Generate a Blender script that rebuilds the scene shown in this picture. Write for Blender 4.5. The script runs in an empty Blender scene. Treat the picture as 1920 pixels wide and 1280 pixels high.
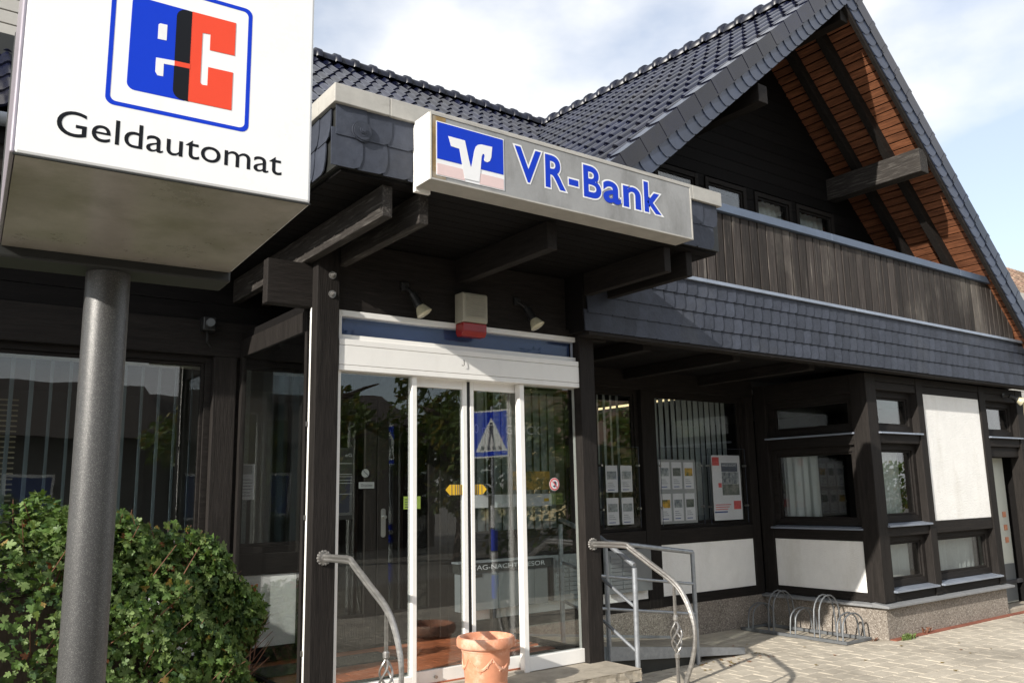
import bpy, math, random
from mathutils import Vector, Matrix
random.seed(7)
R = math.radians
scene = bpy.context.scene
COL = scene.collection

# ------------------------------------------------------------------ camera
cam_d = bpy.data.cameras.new('camera'); cam = bpy.data.objects.new('camera', cam_d); COL.objects.link(cam)
cam_d.sensor_width = 36.0; cam_d.lens = 1578.79 * 36 / 1920; cam_d.clip_start = .05; cam_d.clip_end = 2000
CAM = Vector((0, -5.2, 1.6))
def cam_axes(yaw, pitch, roll):
    cy, sy, cp, sp, cr, sr = math.cos(yaw), math.sin(yaw), math.cos(pitch), math.sin(pitch), math.cos(roll), math.sin(roll)
    M = Matrix(((sy, -cy, 0), (0, 0, -1), (cy, sy, 0)))
    P = Matrix(((1, 0, 0), (0, cp, sp), (0, -sp, cp)))
    Q = Matrix(((cr, -sr, 0), (sr, cr, 0), (0, 0, 1)))
    return Q @ P @ M
_m = cam_axes(R(53.6796), R(10.1328), R(-1.1041))
rt, dn, fw = _m[0], _m[1], _m[2]
rot = Matrix((rt, -dn, -fw)).transposed()
cam.matrix_world = Matrix.Translation(CAM) @ rot.to_4x4()
scene.camera = cam

# ------------------------------------------------------------------ world, sun, exposure
SUN = Vector((1, .28, -.475)).normalized()
world = bpy.data.worlds.new('World'); scene.world = world; world.use_nodes = True
nt = world.node_tree; nt.nodes.clear()
def N(t, nt_=None, **k):
    n = (nt_ or nt).nodes.new(t)
    for a, b in k.items(): setattr(n, a, b)
    return n
sky = N('ShaderNodeTexSky', sky_type='NISHITA', sun_disc=False)
sky.sun_elevation = R(24.6); sky.sun_rotation = R(254.4); sky.air_density = 1.0; sky.dust_density = .6; sky.ozone_density = 1.5
tc = N('ShaderNodeTexCoord')
mp = N('ShaderNodeMapping'); mp.inputs['Scale'].default_value = (1, 1, 1.9); mp.inputs['Location'].default_value = (3.1, .4, .9)
n1 = N('ShaderNodeTexNoise'); n1.inputs['Scale'].default_value = 2.1; n1.inputs['Detail'].default_value = 7; n1.inputs['Roughness'].default_value = .5
cr_ = N('ShaderNodeValToRGB'); cr_.color_ramp.elements[0].position = .40; cr_.color_ramp.elements[1].position = .54
cr_.color_ramp.elements[0].color = (.40, .40, .40, 1)
mx = N('ShaderNodeMix', data_type='RGBA'); mx.inputs['B'].default_value = (5.75, 5.8, 5.9, 1)
bg = N('ShaderNodeBackground'); bg.inputs['Strength'].default_value = .15
wo = N('ShaderNodeOutputWorld')
L = nt.links.new
L(tc.outputs['Generated'], mp.inputs['Vector']); L(mp.outputs['Vector'], n1.inputs['Vector']); L(n1.outputs['Fac'], cr_.inputs['Fac'])
L(cr_.outputs['Color'], mx.inputs['Factor']); L(sky.outputs['Color'], mx.inputs['A']); L(mx.outputs['Result'], bg.inputs['Color']); L(bg.outputs['Background'], wo.inputs['Surface'])
sd = bpy.data.lights.new('sun', 'SUN'); sd.energy = 5.0; sd.angle = R(.55); sd.color = (1, .945, .86)
so = bpy.data.objects.new('sun', sd); COL.objects.link(so); so.location = (-20, -10, 15)
so.rotation_euler = SUN.to_track_quat('-Z', 'Y').to_euler()
vs = scene.view_settings; vs.view_transform = 'Standard'; vs.look = 'None'; vs.exposure = 0.42; vs.gamma = 1
scene.render.engine = 'CYCLES'
scene.cycles.max_bounces = 10; scene.cycles.transparent_max_bounces = 16; scene.cycles.diffuse_bounces = 4
scene.render.resolution_x = 1024; scene.render.resolution_y = 682

# ------------------------------------------------------------------ helpers
W = {}                                   # object name -> world matrix
class MB:
    xf = None
    def __init__(s): s.v = []; s.f = []; s.m = []
    def add(s, vs, fs, mi=0):
        o = len(s.v); s.v += [tuple(p) for p in vs]
        for f in fs: s.f.append(tuple(i + o for i in f)); s.m.append(mi)
        return s
    def box(s, x0, x1, y0, y1, z0, z1, mi=0):
        v = [(x0,y0,z0),(x1,y0,z0),(x1,y1,z0),(x0,y1,z0),(x0,y0,z1),(x1,y0,z1),(x1,y1,z1),(x0,y1,z1)]
        return s.add(v, [(0,3,2,1),(4,5,6,7),(0,1,5,4),(1,2,6,5),(2,3,7,6),(3,0,4,7)], mi)
    def prism(s, pts, a, b, plane='xz', mi=0):
        n = len(pts)
        def P(p, t):
            return (p[0], t, p[1]) if plane == 'xz' else ((t, p[0], p[1]) if plane == 'yz' else (p[0], p[1], t))
        v = [P(p, a) for p in pts] + [P(p, b) for p in pts]
        fs = [tuple(range(n)), tuple(range(2*n-1, n-1, -1))] + [(i, i+n, (i+1) % n + n, (i+1) % n) for i in range(n)]
        return s.add(v, fs, mi)
    def hexa(s, q0, q1, mi=0):
        return s.add(list(q0)+list(q1), [(0,1,2,3),(7,6,5,4),(0,4,5,1),(1,5,6,2),(2,6,7,3),(3,7,4,0)], mi)
    def tube(s, path, r, n=8, caps=True, mi=0, sq=False):
        path = [Vector(p) for p in path]; m = len(path)
        rr = r if isinstance(r, (list, tuple)) else [r]*m
        up = None; vs = []
        for i, p in enumerate(path):
            t = (path[min(i+1, m-1)] - path[max(i-1, 0)]).normalized()
            if up is None:
                up = Vector((0,0,1)) if abs(t.z) < .9 else Vector((1,0,0))
            a = (up - t*up.dot(t)).normalized(); b = t.cross(a); up = a
            for k in range(n):
                th = 2*math.pi*(k + (.5 if sq else 0))/n
                vs.append(p + (a*math.cos(th) + b*math.sin(th))*rr[i])
        fs = [(i*n+k, i*n+(k+1) % n, (i+1)*n+(k+1) % n, (i+1)*n+k) for i in range(m-1) for k in range(n)]
        if caps: fs += [tuple(range(n-1, -1, -1)), tuple(range((m-1)*n, m*n))]
        return s.add(vs, fs, mi)
    def lathe(s, prof, c, n=28, mi=0):
        vs = [(c[0]+r*math.cos(2*math.pi*k/n), c[1]+r*math.sin(2*math.pi*k/n), c[2]+z) for r, z in prof for k in range(n)]
        m = len(prof)
        fs = [(i*n+k, i*n+(k+1) % n, (i+1)*n+(k+1) % n, (i+1)*n+k) for i in range(m-1) for k in range(n)]
        return s.add(vs, fs, mi)
    def mesh(s, name, mats, org=(0,0,0), smooth=False):
        me = bpy.data.meshes.new(name)
        me.from_pydata([(v[0]-org[0], v[1]-org[1], v[2]-org[2]) for v in s.v], [], s.f)
        for m in (mats if isinstance(mats, (list, tuple)) else [mats]): me.materials.append(m)
        me.polygons.foreach_set('material_index', s.m)
        if smooth: me.polygons.foreach_set('use_smooth', [True]*len(s.f))
        me.update(); return me
    def build(s, name, mats, parent=None, bevel=0, smooth=False, **props):
        if MB.xf: s.v = [MB.xf(p) for p in s.v]
        xs, ys, zs = zip(*s.v)
        org = ((min(xs)+max(xs))/2, (min(ys)+max(ys))/2, min(zs))
        o = bpy.data.objects.new(name, s.mesh(name, mats, org, smooth))
        place(o, Matrix.Translation(org), parent)
        if bevel:
            b = o.modifiers.new('bevel', 'BEVEL'); b.width = bevel; b.segments = 2; b.limit_method = 'ANGLE'
        if smooth:
            try:
                o.data.set_sharp_from_angle(angle=R(40))
            except Exception: pass
        for k, v in props.items(): o[k] = v
        return o
def place(o, mw, parent=None):
    COL.objects.link(o); W[o.name] = mw.copy()
    if parent is not None:
        o.parent = parent; o.matrix_parent_inverse = W[parent.name].inverted()
    o.matrix_basis = mw
    return o
def inst(name, me, mw, parent=None, **props):
    o = place(bpy.data.objects.new(name, me), mw, parent)
    for k, v in props.items(): o[k] = v
    return o
def thing(name, loc, label, cat, group=None):
    o = place(bpy.data.objects.new(name, None), Matrix.Translation(loc)); o.empty_display_size = .2
    o['label'] = label; o['category'] = cat
    if group: o['group'] = group
    return o
def box(name, mat, b, parent=None, bevel=0, **k): return MB().box(*b).build(name, mat, parent, bevel, **k)
def basis(x, y, z, loc):
    return Matrix(((x[0],y[0],z[0],loc[0]),(x[1],y[1],z[1],loc[1]),(x[2],y[2],z[2],loc[2]),(0,0,0,1)))

# ------------------------------------------------------------------ materials
def mat(name, col, rough=.6, metal=0, var=.18, vs=6, st=(1,1,1), bump=0, bs=80, bst=None, col2=None, rnd=0, spec=.5, lo=.35, hi=.65, coat=0, wear=None, stain=None):
    m = bpy.data.materials.new(name); m.use_nodes = True; t = m.node_tree; t.nodes.clear()
    nn = lambda ty, **k: N(ty, t, **k); l = t.links.new
    out = nn('ShaderNodeOutputMaterial'); p = nn('ShaderNodeBsdfPrincipled'); l(p.outputs[0], out.inputs[0])
    p.inputs['Roughness'].default_value = rough; p.inputs['Metallic'].default_value = metal
    p.inputs['Specular IOR Level'].default_value = spec; p.inputs['Coat Weight'].default_value = coat; p.inputs['Coat Roughness'].default_value = .1
    c = nn('ShaderNodeTexCoord'); oi = nn('ShaderNodeObjectInfo')
    ad = nn('ShaderNodeVectorMath', operation='MULTIPLY_ADD'); ad.inputs[1].default_value = (37, 53, 71)
    l(oi.outputs['Random'], ad.inputs[0]); l(c.outputs['Object'], ad.inputs[2])
    mp_ = nn('ShaderNodeMapping'); mp_.inputs['Scale'].default_value = st; l(ad.outputs[0], mp_.inputs[0])
    nz = nn('ShaderNodeTexNoise'); nz.inputs['Scale'].default_value = vs; nz.inputs['Detail'].default_value = 8; nz.inputs['Roughness'].default_value = .80
    l(mp_.outputs[0], nz.inputs[0])
    rp = nn('ShaderNodeValToRGB'); rp.color_ramp.elements[0].position = lo; rp.color_ramp.elements[1].position = hi
    a = tuple(x*(1-var) for x in col); b = tuple(min(1, x*(1+var)) for x in col) if col2 is None else col2
    rp.color_ramp.elements[0].color = (*a, 1); rp.color_ramp.elements[1].color = (*b, 1)
    l(nz.outputs['Fac'], rp.inputs[0]); cur = rp.outputs[0]
    if wear:
        n2 = nn('ShaderNodeTexNoise'); n2.inputs['Scale'].default_value = wear[1]; n2.inputs['Detail'].default_value = 9; n2.inputs['Roughness'].default_value = .7
        m2 = nn('ShaderNodeMapping'); m2.inputs['Scale'].default_value = wear[2]; l(ad.outputs[0], m2.inputs[0]); l(m2.outputs[0], n2.inputs[0])
        r2 = nn('ShaderNodeValToRGB'); r2.color_ramp.elements[0].position = wear[3]; r2.color_ramp.elements[1].position = wear[4]; l(n2.outputs['Fac'], r2.inputs[0])
        mw_ = nn('ShaderNodeMix', data_type='RGBA'); mw_.inputs['B'].default_value = (*wear[0], 1); l(r2.outputs[0], mw_.inputs['Factor']); l(cur, mw_.inputs['A']); cur = mw_.outputs['Result']
    if stain:
        gp = nn('ShaderNodeNewGeometry'); ms = nn('ShaderNodeMapping'); ms.inputs['Scale'].default_value = stain[2]; l(gp.outputs['Position'], ms.inputs[0])
        n4 = nn('ShaderNodeTexNoise'); n4.inputs['Scale'].default_value = stain[1]; n4.inputs['Detail'].default_value = 8; n4.inputs['Roughness'].default_value = .65; l(ms.outputs[0], n4.inputs[0])
        r4 = nn('ShaderNodeMapRange'); r4.inputs['From Min'].default_value = stain[3]; r4.inputs['From Max'].default_value = stain[4]; r4.inputs['To Max'].default_value = stain[5]; l(n4.outputs['Fac'], r4.inputs[0])
        mk = nn('ShaderNodeMix', data_type='RGBA'); mk.inputs['B'].default_value = (*stain[0], 1); l(r4.outputs[0], mk.inputs['Factor']); l(cur, mk.inputs['A']); cur = mk.outputs['Result']
    if rnd:
        mr = nn('ShaderNodeMapRange'); mr.inputs['To Min'].default_value = 1-rnd; mr.inputs['To Max'].default_value = 1+rnd; l(oi.outputs['Random'], mr.inputs[0])
        mu = nn('ShaderNodeVectorMath', operation='SCALE'); l(cur, mu.inputs[0]); l(mr.outputs[0], mu.inputs['Scale']); cur = mu.outputs[0]
    l(cur, p.inputs['Base Color'])
    if bump:
        n3 = nn('ShaderNodeTexNoise'); n3.inputs['Scale'].default_value = bs; n3.inputs['Detail'].default_value = 5
        m3 = nn('ShaderNodeMapping'); m3.inputs['Scale'].default_value = bst or st; l(ad.outputs[0], m3.inputs[0]); l(m3.outputs[0], n3.inputs[0])
        bp = nn('ShaderNodeBump'); bp.inputs['Strength'].default_value = bump; bp.inputs['Distance'].default_value = .01; l(n3.outputs['Fac'], bp.inputs['Height']); l(bp.outputs[0], p.inputs['Normal'])
    rr = nn('ShaderNodeMapRange'); rr.inputs['To Min'].default_value = max(.02, rough*.85); rr.inputs['To Max'].default_value = min(1, rough*1.15)
    l(nz.outputs['Fac'], rr.inputs[0]); l(rr.outputs[0], p.inputs['Roughness'])
    return m
def glass(name, tint, k=1.6, rough=0.0):
    m = bpy.data.materials.new(name); m.use_nodes = True; t = m.node_tree; t.nodes.clear()
    nn = lambda ty, **kk: N(ty, t, **kk); l = t.links.new
    out = nn('ShaderNodeOutputMaterial'); mx_ = nn('ShaderNodeMixShader'); l(mx_.outputs[0], out.inputs[0])
    tr = nn('ShaderNodeBsdfTransparent'); tr.inputs[0].default_value = (*tint, 1)
    gl = nn('ShaderNodeBsdfGlossy'); gl.inputs['Roughness'].default_value = rough
    fr = nn('ShaderNodeFresnel'); ge = nn('ShaderNodeNewGeometry'); io = nn('ShaderNodeMapRange'); io.inputs['To Min'].default_value = 1.5; io.inputs['To Max'].default_value = 1/1.5
    l(ge.outputs['Backfacing'], io.inputs[0]); l(io.outputs[0], fr.inputs['IOR'])   # both faces of a pane reflect alike
    mu = nn('ShaderNodeMath', operation='MULTIPLY', use_clamp=True); mu.inputs[1].default_value = k; l(fr.outputs[0], mu.inputs[0])
    # a very slight waviness keeps the reflections from being perfect
    c = nn('ShaderNodeTexCoord'); nz = nn('ShaderNodeTexNoise'); nz.inputs['Scale'].default_value = 1.4; l(c.outputs['Object'], nz.inputs[0])
    bp = nn('ShaderNodeBump'); bp.inputs['Strength'].default_value = .05; bp.inputs['Distance'].default_value = .02; l(nz.outputs['Fac'], bp.inputs['Height']); l(bp.outputs[0], gl.inputs['Normal'])
    l(mu.outputs[0], mx_.inputs[0]); l(tr.outputs[0], mx_.inputs[1]); l(gl.outputs[0], mx_.inputs[2])
    return m
def emit(name, col, s):
    m = bpy.data.materials.new(name); m.use_nodes = True; t = m.node_tree; t.nodes.clear()
    e = N('ShaderNodeEmission', t); e.inputs[0].default_value = (*col, 1); e.inputs[1].default_value = s
    o = N('ShaderNodeOutputMaterial', t); t.links.new(e.outputs[0], o.inputs[0]); return m
def speckle(name, cols, scale, rough, bump, metal=0):
    """small stones in mortar / metal flakes: voronoi cells, each its own shade"""
    m = bpy.data.materials.new(name); m.use_nodes = True; t = m.node_tree; t.nodes.clear()
    nn = lambda ty, **kk: N(ty, t, **kk); l = t.links.new
    out = nn('ShaderNodeOutputMaterial'); p = nn('ShaderNodeBsdfPrincipled'); l(p.outputs[0], out.inputs[0])
    p.inputs['Roughness'].default_value = rough; p.inputs['Metallic'].default_value = metal
    c = nn('ShaderNodeTexCoord'); v = nn('ShaderNodeTexVoronoi'); v.inputs['Scale'].default_value = scale; l(c.outputs['Object'], v.inputs[0])
    sp = nn('ShaderNodeSeparateColor'); l(v.outputs['Color'], sp.inputs[0])
    rp = nn('ShaderNodeValToRGB'); rp.color_ramp.interpolation = 'LINEAR'
    rp.color_ramp.elements[0].color = (*cols[0], 1); rp.color_ramp.elements[1].color = (*cols[-1], 1)
    for i, cc in enumerate(cols[1:-1]):
        e = rp.color_ramp.elements.new((i+1)/(len(cols)-1)); e.color = (*cc, 1)
    l(sp.outputs[0], rp.inputs[0])
    nz = nn('ShaderNodeTexNoise'); nz.inputs['Scale'].default_value = 2.2; nz.inputs['Detail'].default_value = 6; l(c.outputs['Object'], nz.inputs[0])
    mr = nn('ShaderNodeMapRange'); mr.inputs['To Min'].default_value = .72; mr.inputs['To Max'].default_value = 1.25; l(nz.outputs['Fac'], mr.inputs[0])
    mu = nn('ShaderNodeVectorMath', operation='SCALE'); l(rp.outputs[0], mu.inputs[0]); l(mr.outputs[0], mu.inputs['Scale']); l(mu.outputs[0], p.inputs['Base Color'])
    bp = nn('ShaderNodeBump'); bp.inputs['Strength'].default_value = bump; bp.inputs['Distance'].default_value = .006; l(v.outputs['Distance'], bp.inputs['Height']); bp.invert = True; l(bp.outputs[0], p.inputs['Normal'])
    return m
DW = (.0175, .0150, .0135)
M = {}
for ax, st in (('x', (1.2,14,14)), ('y', (14,1.2,14)), ('z', (14,14,1.2))):
    M['wood_'+ax] = mat('dark_stained_wood_'+ax, DW, .7, spec=.16, var=.4, vs=3, st=st, bump=.35, bs=9, rnd=.12, wear=((.062,.052,.045), 5, st, .62, .82))
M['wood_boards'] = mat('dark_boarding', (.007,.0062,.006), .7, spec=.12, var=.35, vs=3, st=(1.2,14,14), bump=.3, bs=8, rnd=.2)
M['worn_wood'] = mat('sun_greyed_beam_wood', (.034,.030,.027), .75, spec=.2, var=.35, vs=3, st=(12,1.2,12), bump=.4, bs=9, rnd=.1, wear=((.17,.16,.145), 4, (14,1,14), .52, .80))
M['balcony'] = mat('weathered_balcony_boards', (.046,.039,.035), .75, spec=.2, var=.45, vs=2.5, st=(16,16,1), bump=.4, bs=8, rnd=.35, wear=((.26,.235,.205), 2.2, (18,18,.7), .58, .78), stain=((.20,.18,.155), 1.3, (1,1,.5), .52, .75, .7))
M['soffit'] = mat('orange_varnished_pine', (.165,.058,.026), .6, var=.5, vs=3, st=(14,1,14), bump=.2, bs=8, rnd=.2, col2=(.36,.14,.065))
M['slate'] = mat('grey_slate', (.043,.049,.066), .55, var=.25, vs=5, bump=.3, bs=25, rnd=.17, spec=.25, stain=((.085,.085,.082), 1.5, (1,1,1), .55, .85, .5))
M['roof'] = mat('glazed_dark_roof_tile', (.0065,.008,.021), .17, var=.3, vs=5, bump=.03, bs=18, rnd=.45, spec=.5, stain=((.03,.028,.025), 1.1, (1,1,1), .5, .75, .6))
M['ridge'] = mat('dark_ridge_tile', (.007,.009,.020), .36, var=.3, vs=5, rnd=.3, spec=.35)
M['zinc'] = mat('zinc_sheet', (.34,.38,.45), .42, metal=.55, var=.14, vs=4, bump=.05, bs=12, rnd=.05)
M['zinc_dark'] = mat('blue_grey_coated_sheet', (.10,.13,.185), .45, metal=.2, var=.12, vs=4, rnd=.06)
M['cap'] = mat('aged_white_metal_cap', (.40,.385,.35), .5, var=.12, vs=5, wear=((.26,.24,.21), 3, (1,1,3), .55, .8))
M['alu'] = mat('white_coated_aluminium', (.86,.845,.81), .38, stain=((.62,.59,.52), 2.0, (2,2,.4), .55, .85, .35), var=.03, vs=4, bump=.02, bs=30)
M['alu_in'] = mat('beige_inner_stile', (.45,.43,.36), .4, var=.05)
M['sky_tint'] = mat('painted_sky_reflection', (.055,.095,.21), .6, var=.1)  # blue colour stands in for the sky reflected in the transom glass
M['rubber'] = mat('black_gasket', (.012,.012,.012), .6)
M['plaster'] = mat('white_roughcast', (.86,.85,.82), .9, stain=((.52,.48,.40), 1.6, (1.6,1.6,.5), .52, .80, .45), var=.05, vs=3, bump=.55, bs=34, bst=(1,1,3.2))
M['plinth'] = speckle('exposed_aggregate', [(.12,.10,.085),(.30,.26,.22),(.20,.17,.14),(.42,.38,.33)], 95, .85, .8)
M['sillstone'] = mat('grey_sill_slab', (.23,.235,.24), .6, var=.15, vs=6, bump=.1, rnd=.1)
M['slab'] = mat('sandy_step_stone', (.34,.30,.24), .85, var=.22, vs=5, bump=.5, bs=22)
M['paver'] = mat('buff_concrete_paver', (.47,.42,.34), .88, stain=((.20,.175,.14), 1.0, (1,1,1), .47, .70, .85), var=.16, vs=7, bump=.25, bs=70, rnd=.07, wear=((.38,.325,.25), 2.0, (1,1,1), .55, .85))
M['ground'] = mat('grey_asphalt_and_dust', (.17,.158,.138), .92, var=.25, vs=3, bump=.4, bs=50)
M['sandjoint'] = mat('sand_bed', (.13,.11,.085), .95, var=.25, vs=12, bump=.4, bs=90)
M['pole'] = speckle('metallic_flake_paint', [(.070,.069,.068),(.088,.087,.086),(.078,.077,.076),(.18,.178,.17)], 700, .36, .12, .45)
M['acryl'] = mat('white_acrylic', (.87,.87,.855), .28, stain=((.70,.69,.62), 3.0, (2.5,1,.35), .56, .85, .35), var=.015, vs=2)
M['acryl_side'] = mat('anodised_edge', (.42,.38,.42), .35, metal=.5, var=.1)
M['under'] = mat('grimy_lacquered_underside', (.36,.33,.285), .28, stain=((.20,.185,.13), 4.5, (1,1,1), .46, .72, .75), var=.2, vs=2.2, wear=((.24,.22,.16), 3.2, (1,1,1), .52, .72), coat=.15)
M['flange'] = mat('black_steel_flange', (.018,.019,.017), .5)
M['ecblue'] = mat('sign_blue', (.004,.042,.56), .3, spec=.15, var=.02)
M['ecred'] = mat('sign_red', (.80,.075,.035), .3, spec=.15, var=.02)
M['ecblack'] = mat('sign_black', (.008,.009,.012), .3, spec=.15, var=.02)
M['vrblue'] = mat('letter_blue', (.004,.04,.50), .32, spec=.15, var=.03)
M['white_film'] = mat('white_film', (.80,.80,.80), .35, var=.03)
M['pinkish'] = mat('faded_pink_film', (.72,.55,.53), .45, var=.05)
M['vrgrey'] = mat('weathered_grey_sign_face', (.29,.29,.285), .45, var=.10, vs=3, wear=((.17,.168,.16), 2.6, (1.3,1,.6), .48, .70), bump=.03)
M['rust'] = mat('brown_weather_stain', (.24,.155,.055), .6, var=.3, vs=6, wear=((.30,.28,.24), 3, (1,1,1), .5, .65))
M['galv'] = mat('galvanised_steel', (.33,.35,.375), .45, metal=.6, var=.2, vs=14, rnd=.05)
M['iron'] = mat('worn_wrought_iron', (.30,.29,.275), .40, metal=.75, var=.15, vs=10, bump=.25, bs=14, st=(4,1,4), wear=((.55,.53,.50), 4, (9,1,9), .50, .80))
M['rack'] = mat('shaded_galvanised_steel', (.17,.18,.19), .55, metal=.5, var=.2, vs=12)  # galvanised tone darkened to paint in the shade over the rack
M['terra'] = mat('terracotta', (.60,.255,.145), .75, var=.13, vs=5, bump=.12, bs=40, wear=((.70,.53,.42), 5, (1,1,1), .48, .74))
M['terra_tile'] = mat('red_floor_tile', (.42,.13,.06), .4, var=.2, vs=5, rnd=.15)
M['grout'] = mat('light_grout', (.40,.36,.30), .9)
M['mat'] = speckle('ribbed_grey_mat', [(.05,.052,.045),(.10,.10,.085),(.07,.07,.06)], 70, .9, 1.0)
M['glass'] = glass('window_glass', (.93,.955,.95), 1.7)
M['door_glass'] = glass('door_glass', (.93,.955,.95), 1.75)
M['transom'] = glass('dark_transom_glass', (.88,.90,.94), .55)
M['inner_glass'] = glass('inner_door_glass', (.35,.36,.36), 1.6)
M['acryl_clear'] = glass('clear_acrylic_holder', (.96,.97,.97), .7)
M['blind'] = mat('pale_blind_fabric', (.47,.49,.49), .8, var=.06, vs=3, rnd=.1)
M['blind_dim'] = mat('shaded_blind_fabric', (.20,.245,.27), .8, var=.06, vs=3, rnd=.1)  # blind slats with the dim room's shade put into the colour
M['curtain'] = mat('off_white_curtain', (.52,.53,.52), .85, var=.08, vs=3, st=(6,6,.6))
M['room'] = mat('dim_office_wall', (.17,.17,.165), .9, var=.1, vs=1)
M['carpet'] = mat('dark_carpet', (.05,.05,.055), .95, var=.2, vs=8)
M['lampy'] = emit('lit_ceiling_lamp', (1, .86, .45), 1.6)
M['lampdim'] = mat('lamp_louvre', (.5,.5,.45), .4)
M['paper'] = mat('white_paper', (.60,.60,.62), .8, var=.03)
M['paper_grey'] = mat('light_grey_board', (.30,.31,.31), .7, var=.05)
M['ink'] = mat('dark_ink', (.05,.06,.09), .6, var=.3, vs=30)
M['inkblue'] = mat('blue_ink', (.03,.06,.22), .6, var=.3, vs=20)
M['inkred'] = mat('red_ink', (.55,.08,.08), .6, var=.3, vs=20)
M['photo1'] = mat('printed_house_photo', (.13,.17,.23), .6, var=.5, vs=11, col2=(.44,.46,.45), lo=.36, hi=.64)
M['photo2'] = mat('printed_garden_photo', (.04,.08,.055), .6, var=.5, vs=10, col2=(.24,.24,.22), lo=.36, hi=.66)
M['photo3'] = mat('printed_autumn_photo', (.16,.20,.05), .6, var=.6, vs=9, col2=(.62,.36,.05), lo=.40, hi=.60)
M['yellow'] = mat('yellow_film', (.68,.42,.02), .45, var=.05)
M['lime'] = mat('lime_sticker', (.42,.55,.10), .5, var=.05)
M['siren_beige'] = mat('aged_beige_plastic', (.36,.34,.27), .5, var=.08, vs=6)
M['siren_red'] = mat('red_flash_lens', (.30,.018,.015), .25, var=.1)
M['black_plastic'] = mat('black_plastic', (.015,.015,.015), .45)
M['lens'] = mat('reflector_lamp_glass', (.50,.46,.32), .12, var=.2, vs=20, coat=.8)
M['tresor'] = mat('grey_enamel_metal', (.20,.215,.225), .4, metal=.3, var=.06, rnd=.04)
M['steel'] = mat('brushed_steel', (.48,.47,.45), .3, metal=.9, var=.1)
M['doorgrey'] = mat('pale_grey_door', (.60,.62,.56), .4, var=.04)
M['cream'] = mat('cream_render', (.62,.50,.28), .9, var=.08, vs=2)
M['siding'] = mat('pale_grey_siding', (.48,.46,.42), .8, var=.06, rnd=.05)
M['oldtile'] = mat('old_brown_roof_tile', (.26,.165,.12), .85, var=.3, vs=6, rnd=.35, wear=((.34,.30,.20), 3, (1,1,1), .5, .7))
M['bark'] = mat('bark', (.085,.06,.045), .9, var=.3, vs=10, st=(4,4,1), bump=.6, bs=16)
M['twig'] = mat('reddish_twig', (.16,.07,.04), .8, var=.3, vs=10)
def leafmat(name, col):
    m = mat(name, col, .5, var=.28, vs=7, spec=.35); p = [n for n in m.node_tree.nodes if n.type == 'BSDF_PRINCIPLED'][0]
    o = [n for n in m.node_tree.nodes if n.type == 'OUTPUT_MATERIAL'][0]
    t = N('ShaderNodeBsdfTranslucent', m.node_tree); t.inputs[0].default_value = (col[0]*1.6, col[1]*1.5, col[2]*.8, 1)
    x = N('ShaderNodeMixShader', m.node_tree); x.inputs[0].default_value = .28
    m.node_tree.links.new(p.outputs[0], x.inputs[1]); m.node_tree.links.new(t.outputs[0], x.inputs[2]); m.node_tree.links.new(x.outputs[0], o.inputs[0]); return m
M['leaf1'] = leafmat('maple_leaf_green', (.088,.152,.036)); M['leaf2'] = leafmat('maple_leaf_pale', (.155,.222,.072))
M['leaf3'] = leafmat('maple_leaf_yellowing', (.24,.17,.045)); M['leaf4'] = leafmat('maple_leaf_russet', (.26,.095,.04))
M['leaf5'] = leafmat('maple_leaf_deep', (.045,.09,.028))
M['tree_leaf'] = leafmat('street_tree_leaf', (.10,.15,.035)); M['tree_leaf2'] = leafmat('street_tree_leaf_yellow', (.22,.19,.05))

# ------------------------------------------------------------------ text helper
def text_mb(body, x0, x1, z0, cap, y, bold=0.0, grow=0.0, mb=None):
    def get(b, bold=bold):
        c = bpy.data.curves.new('t', 'FONT'); c.body = b; c.size = 1; c.offset = bold; c.fill_mode = 'FRONT'; c.resolution_u = 6
        o = bpy.data.objects.new('t', c); COL.objects.link(o)
        dg = bpy.context.evaluated_depsgraph_get(); dg.update()
        me = bpy.data.meshes.new_from_object(o.evaluated_get(dg))
        v = [tuple(p.co) for p in me.vertices]; f = [tuple(p.vertices) for p in me.polygons]
        bpy.data.objects.remove(o); bpy.data.curves.remove(c); bpy.data.meshes.remove(me); return v, f
    v, f = get(body); h, _ = get('H')
    v2, f2 = get(body, bold+grow) if grow else (v, f)
    ch = max(p[1] for p in h) - min(p[1] for p in h); zb = min(p[1] for p in h)
    xa, xb = min(p[0] for p in v), max(p[0] for p in v)
    sx = (x1-x0)/(xb-xa); sz = cap/ch
    mb = mb or MB()
    mb.add([(x0+(p[0]-xa)*sx, y, z0+(p[1]-zb)*sz) for p in v2], f2)
    return mb

# ================================================================== GROUND
ground = MB().add([(-300,-300,-.03),(300,-300,-.03),(300,300,-.03),(-300,300,-.03)], [(0,1,2,3)]).build('ground', M['ground'], kind='structure')
bed = MB().add([(2.0,-9,-.009),(16,-9,-.009),(16,1.6,-.009),(2.0,1.6,-.009)], [(0,1,2,3)]).build('paving', M['sandjoint'], kind='structure')
PL, PW, G = .24, .16, .007
pv = MB(); b_ = .006
pv.add([(G/2,G/2,-.03),(PL-G/2,G/2,-.03),(PL-G/2,PW-G/2,-.03),(G/2,PW-G/2,-.03),
        (G/2,G/2,-b_),(PL-G/2,G/2,-b_),(PL-G/2,PW-G/2,-b_),(G/2,PW-G/2,-b_),
        (G/2+b_,G/2+b_,0),(PL-G/2-b_,G/2+b_,0),(PL-G/2-b_,PW-G/2-b_,0),(G/2+b_,PW-G/2-b_,0)],
       [(0,1,5,4),(1,2,6,5),(2,3,7,6),(3,0,4,7),(4,5,9,8),(5,6,10,9),(6,7,11,10),(7,4,8,11),(8,9,10,11)])
paver_me = pv.mesh('paver', M['paver'])
cells = []
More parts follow.
